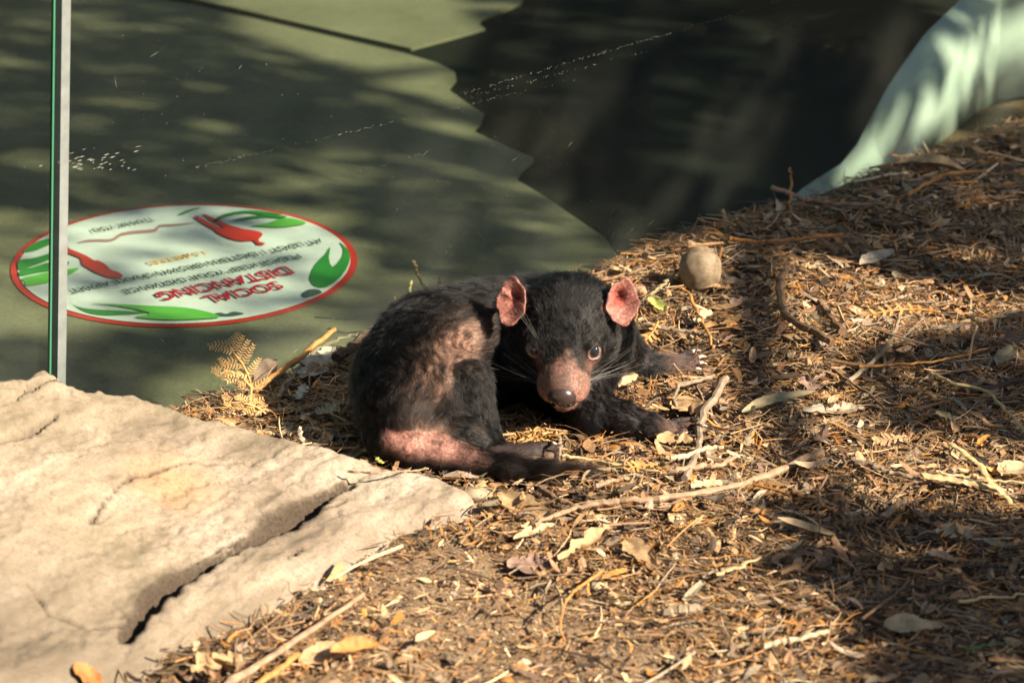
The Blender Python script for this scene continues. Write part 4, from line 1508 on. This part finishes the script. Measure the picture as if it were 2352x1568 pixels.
b_ = np.cross(a_, rng.normal(0, 1, (nL, 3))); b_ /= np.linalg.norm(b_, axis=1)[:, None]
ln, lw = rng.uniform(.08, .13, (nL, 1)), rng.uniform(.026, .045, (nL, 1))
nr = np.cross(a_, b_)
V6 = np.stack([LC - a_ * ln / 2, LC - a_ * ln * .1 + b_ * lw / 2 + nr * .006, LC + a_ * ln / 2, LC - a_ * ln * .1 - b_ * lw / 2 + nr * .006], 1)
i0 = (np.arange(nL) * 4)[:, None]
tree_c = LC.mean(0)
trunk_at = np.array([tree_c[0] + .5, tree_c[1] - .35, -.06])
tree = empty("unseen_gum_tree", tuple(trunk_at))
tag(tree, "unseen leafy gum tree standing beside the enclosure and shading it", "tree")
M_LEAF = mat_vary("gum_leaf", (.07, .10, .04), .3, 30, .5, .4)
tag(mesh_np("crown", V6.reshape(-1, 3), np.concatenate([i0 + np.array([[0, 1, 2]]), i0 + np.array([[0, 2, 3]])]), M_LEAF, tree), kind='stuff')
M_BARK = mat_vary("gum_bark", (.26, .21, .16), .35, 20, .85, .2, .6)
tp = [trunk_at, trunk_at + np.array([.03, .02, .9]), trunk_at + np.array([-.04, .05, 1.7]), trunk_at + np.array([-.1, .12, 2.5]), trunk_at + np.array([-.12, .2, 3.3])]
tube("trunk", tp, .13, .05, M_BARK, tree, 12)
for k_ in range(12):
    e_ = LC[rng.integers(nL)]
    st_ = tp[2] + (tp[4] - tp[2]) * rng.random()
    tube("branch", bez(st_, (st_ + e_) / 2 + np.array([0, 0, .2]), e_, 7), .035, .006, M_BARK, tree, 6)

def sky_blocker_tree(label, cx, cy, cz, rx, rz, n):  # unseen trees, added only to block light from the sky
    v = rng.normal(0, 1, (n, 3))
    v = v / np.linalg.norm(v, axis=1)[:, None] * rng.random((n, 1)) ** .33 * np.array([rx, rx, rz]) + np.array([cx, cy, cz])
    v = v[(v[:, 2] - 1.2) * .9 > -9]
    a = rng.normal(0, 1, (len(v), 3)); a /= np.linalg.norm(a, axis=1)[:, None]
    b = np.cross(a, rng.normal(0, 1, (len(v), 3))); b /= np.linalg.norm(b, axis=1)[:, None]
    l_, w_l = rng.uniform(.3, .6, (len(v), 1)), rng.uniform(.18, .34, (len(v), 1))
    V_ = np.stack([v - a * l_ / 2, v + b * w_l / 2, v + a * l_ / 2, v - b * w_l / 2], 1)
    root = np.array([cx, cy, -.06])
    tr = empty("unseen_gum_tree", tuple(root))
    tag(tr, label, "tree")
    tag(mesh_np("crown", V_.reshape(-1, 3), (np.arange(len(v)) * 4)[:, None] + np.array([[0, 1, 2, 3]]), M_LEAF, tr), kind='stuff')
    tube("trunk", [root, root + np.array([.05, 0, cz * .4]), root + np.array([0, .1, cz])], .2, .08, M_BARK, tr, 10)


sky_blocker_tree("unseen tall gum tree added beyond the visitor path to block sky light", -4.6, 7.6, 6.6, 4.4, 2.3, 2600)
sky_blocker_tree("unseen tall gum tree added behind the boulder side of the enclosure to block sky light", -3.4, -1.6, 6.4, 4.0, 2.2, 2200)

# unseen ring of foliage added round the enclosure to cut the sky fill
wl_ = []
sun_az = math.atan2(SV[1], SV[0])
for k_ in range(9000):
    a = rng.uniform(-math.pi, math.pi)
    da = abs((a - sun_az + math.pi) % (2 * math.pi) - math.pi)
    R_ = rng.uniform(7.5, 11.5)
    top = (7.5 + 1.6 * math.sin(3 * a) + 1.0 * math.sin(7 * a + 1)) * (R_ / 9)
    if da < .75:
        top = min(top, 3.2 * R_ / 9)
    wl_.append((R_ * math.cos(a), 4.5 + R_ * math.sin(a), rng.uniform(.1, max(.6, top))))
WLc = np.array(wl_)
n_w = len(WLc)
a_ = rng.normal(0, 1, (n_w, 3)); a_ /= np.linalg.norm(a_, axis=1)[:, None]
b_ = np.cross(a_, rng.normal(0, 1, (n_w, 3))); b_ /= np.linalg.norm(b_, axis=1)[:, None]
ln, lw = rng.uniform(.35, .7, (n_w, 1)), rng.uniform(.2, .4, (n_w, 1))
V4 = np.stack([WLc - a_ * ln / 2, WLc + b_ * lw / 2, WLc + a_ * ln / 2, WLc - b_ * lw / 2], 1)
tag(mesh_np("sky_blocking_foliage", V4.reshape(-1, 3), (np.arange(n_w) * 4)[:, None] + np.array([[0, 1, 2, 3]]), M_LEAF), kind='stuff')

# ------------------------------------------------------------------ single pieces lying on the litter
def ground_pt(px, py, lift=0.0):
    z = 0.0
    for _ in range(4):
        p = at(px, py, z)
        z = float(top_h(p[0], p[1])) + lift
    return at(px, py, z)


MT = {}


def M_(kind):
    if kind not in MT:
        c_, rough = {'grey': ((.24, .18, .125), .8), 'dark': ((.085, .056, .038), .8), 'brown': ((.19, .115, .065), .8), 'pale': ((.44, .335, .225), .75), 'pinkish': ((.32, .205, .13), .75),
                     'orange': ((.43, .205, .062), .65), 'straw': ((.56, .42, .20), .6), 'bright': ((.48, .36, .19), .6), 'ivory': ((.40, .295, .17), .65), 'tan': ((.37, .24, .125), .65),
                     'olive': ((.23, .19, .11), .6), 'ash': ((.33, .28, .21), .7), 'green': ((.10, .17, .05), .5), 'yellowgreen': ((.42, .42, .12), .5), 'rust': ((.36, .15, .045), .65),
                     'lichen': ((.36, .33, .28), .85), 'stone': ((.19, .14, .09), .6), 'stone2': ((.34, .27, .18), .7), 'stone3': ((.24, .16, .12), .8), 'mauve': ((.27, .17, .13), .7), 'wood': ((.40, .19, .055), .8)}[kind]
        MT[kind] = mat_vary(kind + "_surface", c_, .45, 75, rough, .3, .5, (1, 1, 1))
    return MT[kind]


def refine(p, n):
    """Smooth path with n points through the given ones."""
    p = np.array(p, float)
    if len(p) == 2:
        return [p[0] + (p[1] - p[0]) * s for s in np.linspace(0, 1, n)]
    o_ = []
    m = len(p) - 1
    for s in np.linspace(0, m - 1e-6, n):
        i = int(s); f = s - i
        a, b, c_, d = p[max(i - 1, 0)], p[i], p[i + 1], p[min(i + 2, m)]
        o_.append(0.5 * ((2 * b) + (c_ - a) * f + (2 * a - 5 * b + 4 * c_ - d) * f * f + (3 * b - a - 3 * c_ + d) * f ** 3))
    return o_


seed_n = [0]


def twig(label, pts_, w, kind, cat="twig", name=None, lift=.012, w1=None, lifts=None, flat=1.0, wob=.0012, knots=.10):
    seed_n[0] += 1
    g_ = np.random.default_rng(seed_n[0])
    r = w * .00054 / 2
    w1 = w * .7 if w1 is None else w1
    base = [ground_pt(a, b, (lifts[i] if lifts else lift) + r) for i, (a, b) in enumerate(pts_)]
    n = max(8, 5 * len(pts_))
    p = np.array(refine(base, n))
    p[1:-1] += g_.normal(0, wob, (n - 2, 3)) * np.array([1, 1, .5])
    o = tube(name or cat.replace(" ", "_"), p, r, w1 * .00054 / 2, M_(kind), None, 7, .06, seed_n[0], True, flat, knots)
    return tag(o, label, cat)


def leaf(label, a, b, wid, kind, shape='lance', curl=.25, lift=.014, tilt=0.0, cat="dry leaf", name="dry_leaf", bend=.12, lifts=None, skew=0.0):
    """Leaf from tip a to tip b (survey px), wid metres wide."""
    seed_n[0] += 1
    g_ = np.random.default_rng(seed_n[0])
    A0, B0 = ground_pt(*a, (lifts or (lift, lift))[0]), ground_pt(*b, (lifts or (lift, lift))[1])
    ax_ = B0 - A0
    L_ = np.linalg.norm(ax_)
    d = ax_ / L_
    s = unit(np.cross([0, 0, 1.0], d))
    s = unit(s * math.cos(tilt) + np.array([0, 0, 1.0]) * math.sin(tilt))
    if np.cross(d, s)[2] < 0:
        s = -s
    u = np.cross(d, s)
    nl, nw = 16, 8
    co = []
    for i in range(nl + 1):
        x = i / nl
        if shape == 'lance':
            pr = math.sin(math.pi * min(1, x * .96 + .02)) ** .75
        elif shape == 'oval':
            pr = math.sin(math.pi * (x * .98 + .01)) ** .5
        elif shape == 'drop':
            pr = (math.sin(math.pi * (x * .97 + .015)) ** .6) * (1.35 - .8 * x) * .85
        else:
            pr = (math.sin(math.pi * (x * .94 + .03)) ** .42) * (1 + .16 * g_.normal())
        eL, eR = 1 + .10 * g_.normal(), 1 + .10 * g_.normal()
        if shape == 'ragged':
            eL, eR = max(.25, 1 - .75 * max(0, g_.normal() - .35)), max(.25, 1 - .75 * max(0, g_.normal() - .35))
        for j in range(nw + 1):
            v = j / nw * 2 - 1
            ex_ = (eL if v < 0 else eR)
            wv = v * pr * ex_ * wid / 2
            zz = wid * (curl * v * v * pr + .05 * abs(v)) + bend * L_ * .5 * (4 * (x - .5) ** 2 - .5) * .5 + .03 * wid * math.sin(9 * x + 4 * v + seed_n[0])
            co.append(A0 + d * (x * L_) + s * (wv + skew * wid * math.sin(math.pi * x)) + u * zz)
    co = np.array(co)
    gap = gz(co[:, 0], co[:, 1]) + .004
    co[:, 2] = np.maximum(co[:, 2], gap)
    fs = np.array([(i * (nw + 1) + j, (i + 1) * (nw + 1) + j, (i + 1) * (nw + 1) + j + 1, i * (nw + 1) + j + 1) for i in range(nl) for j in range(nw)])
    return tag(mesh_np(name, co, fs, M_(kind), smooth=True), label, cat)


def stone(label, px, py, rx, ry, rz, kind, cat="stone", sink=.25, seed=1, name=None):
    bm = bmesh.new()
    bmesh.ops.create_icosphere(bm, subdivisions=4, radius=1)
    v = np.array([x.co for x in bm.verts])
    me = bpy.data.meshes.new(name or cat.replace(" ", "_"))
    dsp = 1 + .10 * fbm(v + seed * 3.7, 1.3, 2) + .012 * fbm(v + seed, 6, 2)
    b = ground_pt(px, py)
    v = v * dsp[:, None] * np.array([rx, ry, rz]) + b + np.array([0, ry * .8, rz * (1 - 2 * sink)])
    for x, c_ in zip(bm.verts, v):
        x.co = c_
    bm.to_mesh(me)
    bm.free()
    me.polygons.foreach_set("use_smooth", np.ones(len(me.polygons), bool))
    me.materials.append(M_(kind))
    o = bpy.data.objects.new(me.name, me)
    COL.objects.link(o)
    return tag(o, label, cat)


stone("smooth brown egg-shaped stone standing against the glass behind the far paw", 1608, 684, .0280, .026, .0345, 'stone', sink=.06, seed=2)
stone("small pale tan pebble tucked beside the egg-shaped brown stone", 1683, 658, .010, .009, .007, 'stone2', "pebble", seed=4)
stone("reddish brown pebble below the long grey sickle leaf", 1923, 972, .0095, .009, .0085, 'stone3', "pebble", seed=5)
stone("tiny grey pebble near the dark broken stick at the bottom", 1370, 1355, .008, .007, .005, 'ash', "pebble", seed=6)
stone("rounded grey stone chip beside the boulder's sunlit tip", 1095, 1150, .018, .014, .008, 'stone2', "pebble", seed=9, sink=.3)
# twigs and sticks
twig("grey forked branch with claws resting on it, lying beside the near forepaw", [(1668, 868), (1640, 915), (1608, 965), (1606, 1015), (1592, 1060), (1572, 1098)], 17, 'grey', "branch", w1=15, lift=.014, knots=.14)
twig("long thin pale branch running along the edge of the shade below the devil", [(1228, 1206), (1290, 1178), (1350, 1160), (1420, 1152), (1500, 1146), (1600, 1133), (1700, 1112), (1800, 1075), (1887, 1036)], 9, 'pinkish', "branch", w1=17, lift=.016, knots=.14)
twig("thick dark curved stick arching over the litter near the egg-shaped stone", [(1800, 622), (1790, 665), (1800, 712), (1830, 742), (1868, 758), (1912, 788)], 20, 'brown', "stick", w1=18, lift=.018)
twig("short stubby brown stick next to the thick curved one", [(1884, 692), (1905, 725), (1937, 762)], 17, 'brown', "stick", w1=20, lift=.014)
twig("pale bent straw stalk crossing the shaded litter at the far side", [(2139, 856), (2189, 878), (2266, 898), (2310, 940), (2352, 990)], 8, 'straw', "straw", lift=.022, w1=6)
twig("long straight pale stick lying against the lower side of the boulder", [(500, 1585), (620, 1510), (725, 1440), (835, 1363)], 16, 'pinkish', "stick", w1=9, lift=.02)
twig("orange stick piece lying just below the long straight pale stick", [(585, 1575), (640, 1536), (688, 1500)], 14, 'orange', "stick", lift=.016)
twig("short thick grey broken stick lying alone in the sunny dust", [(1530, 1404), (1565, 1400), (1602, 1394)], 22, 'grey', "stick", lift=.010, w1=22)
twig("pale grey stick with a blunt end in the lower shade", [(1750, 1484), (1800, 1474), (1850, 1462), (1902, 1448)], 14, 'pale', "stick", lift=.014)
twig("thin orange arc-shaped stem standing up from the sunny dust", [(1386, 1309), (1330, 1348), (1302, 1378), (1286, 1425), (1297, 1470)], 6, 'orange', "stem", lifts=[.014, .03, .035, .025, .012])
twig("yellow straw stalk leading away from the hind toes", [(1292, 1047), (1370, 1058), (1440, 1070), (1519, 1085)], 8, 'straw', "straw", lift=.016)
twig("thin upright grey twig standing just beyond the hind toes", [(1284, 1004), (1287, 1030), (1282, 1078)], 8, 'grey', "twig", lifts=[.035, .03, .008])
twig("pinkish stick lying between the branch and the tail tip", [(1540, 1082), (1600, 1072), (1650, 1068), (1690, 1048)], 13, 'pinkish', "stick", lift=.016)
twig("knotty grey stick on the sunny litter above the shade", [(1962, 1061), (2008, 1071), (2050, 1086), (2112, 1100)], 13, 'grey', "stick", lift=.018)
twig("dark brown stick running into the lower shade beside the fern scrap", [(1824, 1128), (1870, 1150), (1918, 1176)], 15, 'brown', "stick", lift=.012)
twig("stout pinkish stick at the far edge of the lower shade", [(2028, 1188), (2052, 1168), (2078, 1147)], 17, 'pinkish', "stick", lift=.014)
twig("pale grass stalk lying straight across the deep shade", [(2202, 1381), (2280, 1371), (2370, 1362)], 7, 'straw', "straw", lift=.018)
twig("dark curved stem bowed like a hook in the lower shade", [(1962, 1210), (1980, 1240), (2013, 1266), (2050, 1279), (2098, 1286)], 8, 'brown', "stem", lift=.02)
twig("thin grey twig bent at its middle on the open litter", [(1950, 876), (1985, 845), (2030, 805), (2052, 770), (2064, 727)], 11, 'grey', "twig", lift=.018)
twig("thin dark twig pointing down towards the reddish pebble", [(1915, 850), (1975, 890), (2010, 915), (2042, 948)], 9, 'brown', "twig", lift=.016)
twig("long thin brown stem stretched across the shaded litter", [(1973, 841), (2060, 838), (2152, 828), (2210, 815), (2268, 800)], 6, 'orange', "stem", lift=.024)
twig("long thin brown stem arching below the pale bent straw", [(2105, 938), (2200, 918), (2280, 912), (2360, 918)], 6, 'brown', "stem", lift=.02)
twig("dark thick twig half buried beside the pale bent straw", [(2215, 900), (2290, 888), (2370, 862)], 17, 'dark', "stick", lift=.012)
twig("red-brown stick lying across the litter behind the egg-shaped stone", [(1676, 548), (1730, 555), (1786, 552), (1860, 545), (1936, 538)], 11, 'rust', "stick", lift=.022)
twig("long weathered stick lying under the pale wing wall", [(1772, 430), (1830, 452), (1875, 463), (1950, 472), (2035, 466)], 14, 'pinkish', "stick", lifts=[.035, .02, .015, .015, .02])
twig("upright orange twig poking up at the foot of the wing wall", [(1815, 386), (1816, 440), (1812, 500)], 8, 'orange', "twig", lifts=[.06, .03, .01])
twig("orange stick leaning up towards the wing wall", [(2084, 450), (2130, 422), (2179, 399), (2264, 394)], 11, 'orange', "stick", lift=.02)
twig("pale greenish stalk leaning on the egg-shaped stone", [(1492, 680), (1525, 652), (1553, 626)], 9, 'olive', "straw", lifts=[.012, .016, .022])
twig("thin brown twig rising from behind the devil's head to the glass", [(1362, 648), (1420, 634), (1470, 620), (1512, 602)], 8, 'brown', "twig", lift=.016)
twig("orange bent stem in front of the egg-shaped stone", [(1563, 662), (1585, 680), (1607, 725), (1628, 770), (1638, 800)], 8, 'orange', "stem", lift=.024)
twig("tall brown twig standing behind the devil's back", [(950, 600), (963, 635), (982, 678)], 9, 'brown', "twig", lifts=[.065, .04, .0])
twig("short tan twig tip showing over the devil's back", [(1008, 636), (1012, 672)], 9, 'pinkish', "twig", lifts=[.04, .0])
twig("slender orange straw upright behind the devil's rump", [(944, 645), (938, 680), (931, 712)], 8, 'straw', "straw", lifts=[.05, .03, .0])
twig("very thin orange straw upright near the dark stick end", [(906, 680), (910, 718)], 4, 'orange', "straw", lifts=[.03, .005])
twig("dark ringed stick running up to the devil's back along the glass", [(772, 822), (810, 796), (855, 762), (905, 724)], 24, 'dark', "stick", w1=20, lift=.022)
twig("split orange-brown stalk leaning along the glass beside the fern", [(584, 900), (640, 856), (700, 812), (771, 756)], 15, 'orange', "stalk", w1=11, lifts=[.012, .02, .03, .045])
twig("thin grey twig curving under the dark ringed stick", [(636, 912), (680, 850), (732, 801), (780, 778), (825, 768)], 11, 'grey', "twig", lift=.016)
twig("small grey twig stub standing at the boulder's edge", [(686, 983), (691, 1004), (698, 1024)], 12, 'ash', "twig", lifts=[.03, .02, .006])
twig("thin straw lying along the boulder below the tail", [(798, 1082), (870, 1086), (930, 1082), (984, 1076)], 5, 'pinkish', "straw", lift=.018)
twig("grey twig hooked over the litter between the two forepaws", [(1640, 862), (1600, 875), (1562, 885), (1550, 905), (1552, 932)], 10, 'grey', "twig", lifts=[.016, .024, .026, .02, .012])
twig("knotted grey twig beside the far forepaw", [(1478, 745), (1540, 757), (1600, 765), (1650, 784)], 10, 'grey', "twig", lift=.018)
twig("brown stick half covered beneath the tan leaf near the boulder", [(1240, 1120), (1280, 1146), (1318, 1160)], 15, 'brown', "stick", lift=.010)
twig("pinkish stick lying over the tail tip's shadow", [(1362, 1118), (1400, 1106), (1432, 1098)], 12, 'pinkish', "stick", lift=.016)
twig("stout pale stick on the litter near the orange wood chip", [(1540, 1052), (1580, 1046), (1625, 1030), (1660, 1026)], 12, 'pale', "stick", lift=.018)
twig("long thin needle-like twig standing across the shade border", [(1900, 1090), (1882, 1130), (1880, 1190), (1884, 1240)], 5, 'brown', "stem", lifts=[.03, .03, .03, .01])
twig("dark crooked twig in the deepest part of the shade", [(2010, 1376), (2080, 1350), (2150, 1342), (2210, 1318)], 9, 'dark', "twig", lift=.018)
twig("brown twig crossing below the large notched leaf", [(1980, 1420), (2040, 1378), (2090, 1330)], 7, 'brown', "twig", lift=.018)
# splintered straw at the sunny far side
twig("bright splintered flat straw lying on the sunny litter", [(2118, 1092), (2180, 1100), (2240, 1112), (2302, 1126)], 26, 'bright', "straw", lift=.02, flat=.25, w1=20)
twig("thin bright straw fibre beside the splintered flat straw", [(2150, 1082), (2220, 1096), (2290, 1104), (2360, 1108)], 9, 'bright', "straw", lift=.024, flat=.5)
twig("curled golden straw strip bending past the splintered straw", [(2182, 1018), (2230, 1050), (2252, 1070), (2280, 1110), (2310, 1140), (2332, 1166)], 15, 'straw', "straw", lifts=[.02, .03, .035, .03, .02, .02], flat=.3)
twig("white-edged shredded straw leading out of the lower shade", [(1645, 1318), (1695, 1302), (1748, 1278)], 16, 'bright', "straw", lift=.02, flat=.3, w1=6)
twig("green grass blade lying in the deep lower shade", [(2213, 1491), (2260, 1482), (2327, 1472)], 11, 'green', "grass blade", lift=.014, flat=.3, w1=4)
twig("yellowish curled strip beside the boulder under the tail root", [(838, 1032), (858, 1042), (880, 1062)], 12, 'yellowgreen', "straw", lift=.018, flat=.3)
# leaves
leaf("pointed tan leaf with a torn edge lying in the sun by the shade", (1440, 1243), (1510, 1300), .034, 'tan', 'drop', .12, .016, .15)
leaf("small lobed tan leaf below the pointed torn one", (1396, 1340), (1432, 1386), .019, 'tan', 'ragged', .15, .014, .1)
leaf("ivory leaf with a notched end in the middle of the lower shade", (2160, 1215), (2228, 1238), .036, 'ivory', 'ragged', .10, .016, .1)
leaf("largest ivory leaf with a long tail lobe in the lower shade", (2030, 1440), (2165, 1440), .047, 'ivory', 'drop', .10, .016, .05)
leaf("slender pale cream leaf at the upper border of the lower shade", (1785, 1190), (1918, 1230), .014, 'ivory', 'lance', .2, .02, .2)
leaf("long grey-green sickle leaf lying on the open litter", (1705, 950), (1874, 904), .022, 'olive', 'lance', .15, .018, .1, skew=.5)
leaf("torn grey leaf strip beside the sickle leaf", (1845, 946), (1986, 942), .024, 'ash', 'ragged', .15, .016, .1)
leaf("oval grey-green leaf in the shade near the bent straw", (2290, 840), (2330, 794), .022, 'olive', 'oval', .12, .016, .1)
leaf("broad olive leaf half under the thick curved stick", (1858, 725), (1920, 792), .030, 'olive', 'oval', .1, .008, .1)
leaf("grey curled leaf in the far shaded litter", (1975, 610), (2052, 578), .026, 'ash', 'lance', .2, .018, .1)
leaf("yellow-green oval leaf between the devil's ear and the stone", (1492, 684), (1528, 716), .017, 'yellowgreen', 'oval', .2, .02, .1)
leaf("broad tan leaf lying against the boulder's lower tip", (1148, 1133), (1268, 1206), .040, 'tan', 'lance', .1, .014, .1)
leaf("pale tan curled leaf in the sunny dust", (1284, 1288), (1402, 1216), .020, 'tan', 'ragged', .35, .018, .2)
leaf("large flat brown leaf partly dusted with soil", (1164, 1300), (1270, 1300), .052, 'mauve', 'ragged', .05, .010, 0)
leaf("curly pale leaf with a rolled end under the wing wall", (2054, 376), (2220, 392), .022, 'ivory', 'lance', .5, .016, .2, bend=-.25)
leaf("pinkish brown leaf standing behind the golden fern", (588, 880), (640, 830), .046, 'mauve', 'drop', .08, .014, .5, lifts=(.010, .034))
leaf("pale grey lichen-coated leaf beside the dark ringed stick", (688, 868), (772, 806), .040, 'lichen', 'ragged', .1, .016, .2)
leaf("small crumpled pale grey leaf scrap in the shade of the rump", (682, 918), (704, 886), .016, 'lichen', 'ragged', .2, .018, .2)
leaf("grey-brown leaf flake lying near the devil's rump", (728, 952), (778, 938), .026, 'ash', 'ragged', .12, .016, .1)
leaf("rust orange leaf corner on the boulder at the bottom", (168, 1530), (242, 1580), .030, 'rust', 'drop', .1, .010, .15)
leaf("broad tan leaf beneath the long straight pale stick", (690, 1530), (800, 1486), .036, 'tan', 'oval', .15, .008, .1)
leaf("curled golden leaf beside the tan leaf at the bottom", (760, 1500), (872, 1482), .026, 'orange', 'lance', .3, .02, .15)
leaf("large tan leaf at the bottom edge of the litter", (440, 1545), (560, 1520), .050, 'tan', 'ragged', .1, .012, .1)
leaf("white papery leaf scrap in the sun near the straight stick", (955, 1474), (1000, 1452), .014, 'bright', 'lance', .2, .02, .1)
leaf("pale leaf piece bridging the curved branch in the sun", (1590, 1122), (1660, 1112), .026, 'ivory', 'ragged', .12, .020, .1)
leaf("rounded tan leaf pressed under the near forepaw claws", (1508, 1010), (1590, 1018), .034, 'tan', 'ragged', .12, .014, .1)
leaf("broad tan leaf with a dark stain beside the forepaw branch", (1552, 918), (1606, 950), .038, 'tan', 'oval', .08, .014, .1)
leaf("cream leaf curled up between the two forelegs", (1420, 888), (1470, 868), .030, 'ivory', 'ragged', .18, .018, .15)
leaf("cream jagged leaf near the far forepaw's twig", (1598, 742), (1640, 722), .026, 'ivory', 'ragged', .2, .02, .15)
leaf("brown oblong bark flake on the litter by the far forepaw", (1680, 700), (1720, 690), .020, 'mauve', 'ragged', .15, .016, .1, cat="bark flake", name="bark_flake")
leaf("grey-brown square bark flake on the open litter", (1848, 866), (1880, 902), .026, 'mauve', 'ragged', .1, .016, .1, cat="bark flake", name="bark_flake")
leaf("dark grey bark flake lying flat by the open litter needles", (1770, 870), (1832, 862), .014, 'dark', 'lance', .1, .016, .1, cat="bark flake", name="bark_flake")
leaf("pale leaf lying at the border of the near shade", (1180, 1240), (1276, 1205), .018, 'ivory', 'lance', .25, .016, .1)
leaf("buff leaf scrap lying beside the knotty grey stick", (2300, 1092), (2352, 1066), .034, 'ivory', 'oval', .1, .016, .1)
leaf("thin white leaf blade catching the sun by the shade border", (2150, 945), (2190, 965), .012, 'bright', 'lance', .2, .018, .1)
# woody chip
leaf_o = stone("thick orange chunk of rotten wood between the tail and the forepaw", 1438, 1048, .021, .013, .010, 'wood', "wood chip", sink=.30, seed=8)
# ferns
def fern(label, stem, side_len, n, kind, group=None, lifts=None, w=6, tip=.35, sub=True):
    base = [ground_pt(a, b, (lifts[i] if lifts else .02)) for i, (a, b) in enumerate(stem)]
    p = np.array(refine(base, 4 * n))
    fr = empty("dry_fern_frond", tuple(p[-1]))
    tag(fr, label, "fern frond", group)
    tube("rachis", p, w * .00054 / 3, w * .00054 / 2, M_(kind), fr, 6)
    g_ = np.random.default_rng(len(label))
    tocam = unit(np.array([0, 0, CAM_Z]) - p[0])
    for i in range(n):
        k_ = int((i + .5) * 4 * n / n * .92)
        d = unit(p[min(k_ + 2, len(p) - 1)] - p[max(k_ - 2, 0)])
        nrm = unit(np.array([0, 0, 1.0]) + tocam + g_.normal(0, .25, 3))
        for sg in (-1, 1):
            s = unit(np.cross(d, nrm)) * sg
            L_ = side_len * (.30 + .70 * math.sin(math.pi * min(1, (i + 1.2) / (n + 1)))) * g_.uniform(.75, 1.1)
            dr = unit(s * .85 - d * .5 + nrm * g_.uniform(-.2, .25))
            co, fs = [], []
            if sub:
                m = max(5, int(L_ / .0038))
                for j in range(m):
                    q_ = p[k_] + dr * L_ * (j + .5) / m + nrm * (-.10 * L_ * (j / m) ** 2)
                    wl = .0050 * (1 - .70 * j / m) + .0010
                    for s2 in (-1, 1):
                        e_ = unit(np.cross(dr, nrm)) * s2 * wl + dr * wl * .45 + nrm * g_.normal(0, .0007)
                        h_ = dr * L_ / m * .28
                        b0_ = len(co)
                        co += [q_ - h_, q_ + e_ - h_ * .5, q_ + e_ * 1.12 + h_ * .3, q_ + e_ * .8 + h_, q_ + h_]
                        fs.append((b0_, b0_ + 1, b0_ + 2, b0_ + 3, b0_ + 4))
            else:
                q_ = p[k_]
                h_ = d * side_len * .16
                co += [q_ - h_, q_ + dr * L_ * .7 - h_, q_ + dr * L_, q_ + dr * L_ * .7 + h_, q_ + h_]
                fs.append((0, 1, 2, 3, 4))
            mesh_np("pinna", co, fs, M_(kind), fr)
    return fr


MT['gold'] = mat_vary("gold_surface", (.50, .30, .115), .35, 160, .65, .3, .4)
fern("golden dry fern frond standing upright beside the boulder and the glass", [(524, 788), (540, 815), (562, 845), (577, 893), (566, 965)], .040, 7, 'gold', lifts=[.075, .066, .055, .03, .0])
fern("golden fern side frond leaning out towards the glass", [(505, 858), (530, 852), (556, 868), (578, 890)], .022, 4, 'gold', lifts=[.048, .048, .042, .032])
fern("low golden fern frond spreading at the boulder's edge", [(525, 925), (555, 925), (590, 935), (610, 950)], .022, 4, 'gold', lifts=[.022, .024, .02, .012])
fern("rusty fern frond scrap on the border of the lower shade", [(1730, 1112), (1760, 1120), (1790, 1128), (1816, 1140)], .014, 7, 'orange', sub=False)
fern("brown fern frond scrap lying inside the lower shade", [(1924, 1196), (1960, 1194), (1990, 1192), (2020, 1190)], .013, 7, 'brown', sub=False)
fern("small tan fern frond scrap on the sunny litter near the grey stick", [(2010, 1012), (2030, 1010), (2052, 1007), (2080, 1000)], .012, 7, 'tan', sub=False)
fern("orange fern frond scrap in front of the far foreleg", [(1440, 1078), (1462, 1070), (1480, 1068), (1510, 1066)], .013, 6, 'orange', sub=False)
fern("orange fern tuft by the devil's far shoulder", [(1470, 790), (1488, 775), (1502, 758), (1512, 738)], .013, 6, 'orange', sub=False, lifts=[.02, .024, .028, .03])
fern("bright orange fern frond in the sunlit patch beyond the thick curved stick", [(1990, 725), (2040, 714), (2100, 710), (2160, 716)], .014, 8, 'orange', sub=False)
# nest of dry golden fern shreds between foot and forepaw
co, fs = [], []
for k_ in range(260):
    a = ground_pt(random.gauss(1215, 32), random.gauss(1000, 11), .004 + .014 * random.random())
    d = unit(np.array([random.gauss(0, 1), random.gauss(0, 1), random.gauss(0, .35)]))
    s = unit(np.cross(d, [random.gauss(0, .3), random.gauss(0, .3), 1])) * random.uniform(.0006, .0014)
    L_ = random.uniform(.004, .012)
    k0 = len(co)
    co += [a - d * L_ - s, a - d * L_ + s, a + np.array([0, 0, .002]) + s, a + d * L_, a + np.array([0, 0, .002]) - s]
    fs.append((k0, k0 + 1, k0 + 2, k0 + 3, k0 + 4))
tag(mesh_np("shredded_fern_litter", co, fs, M_('gold')), kind='stuff')
#@@NEXT
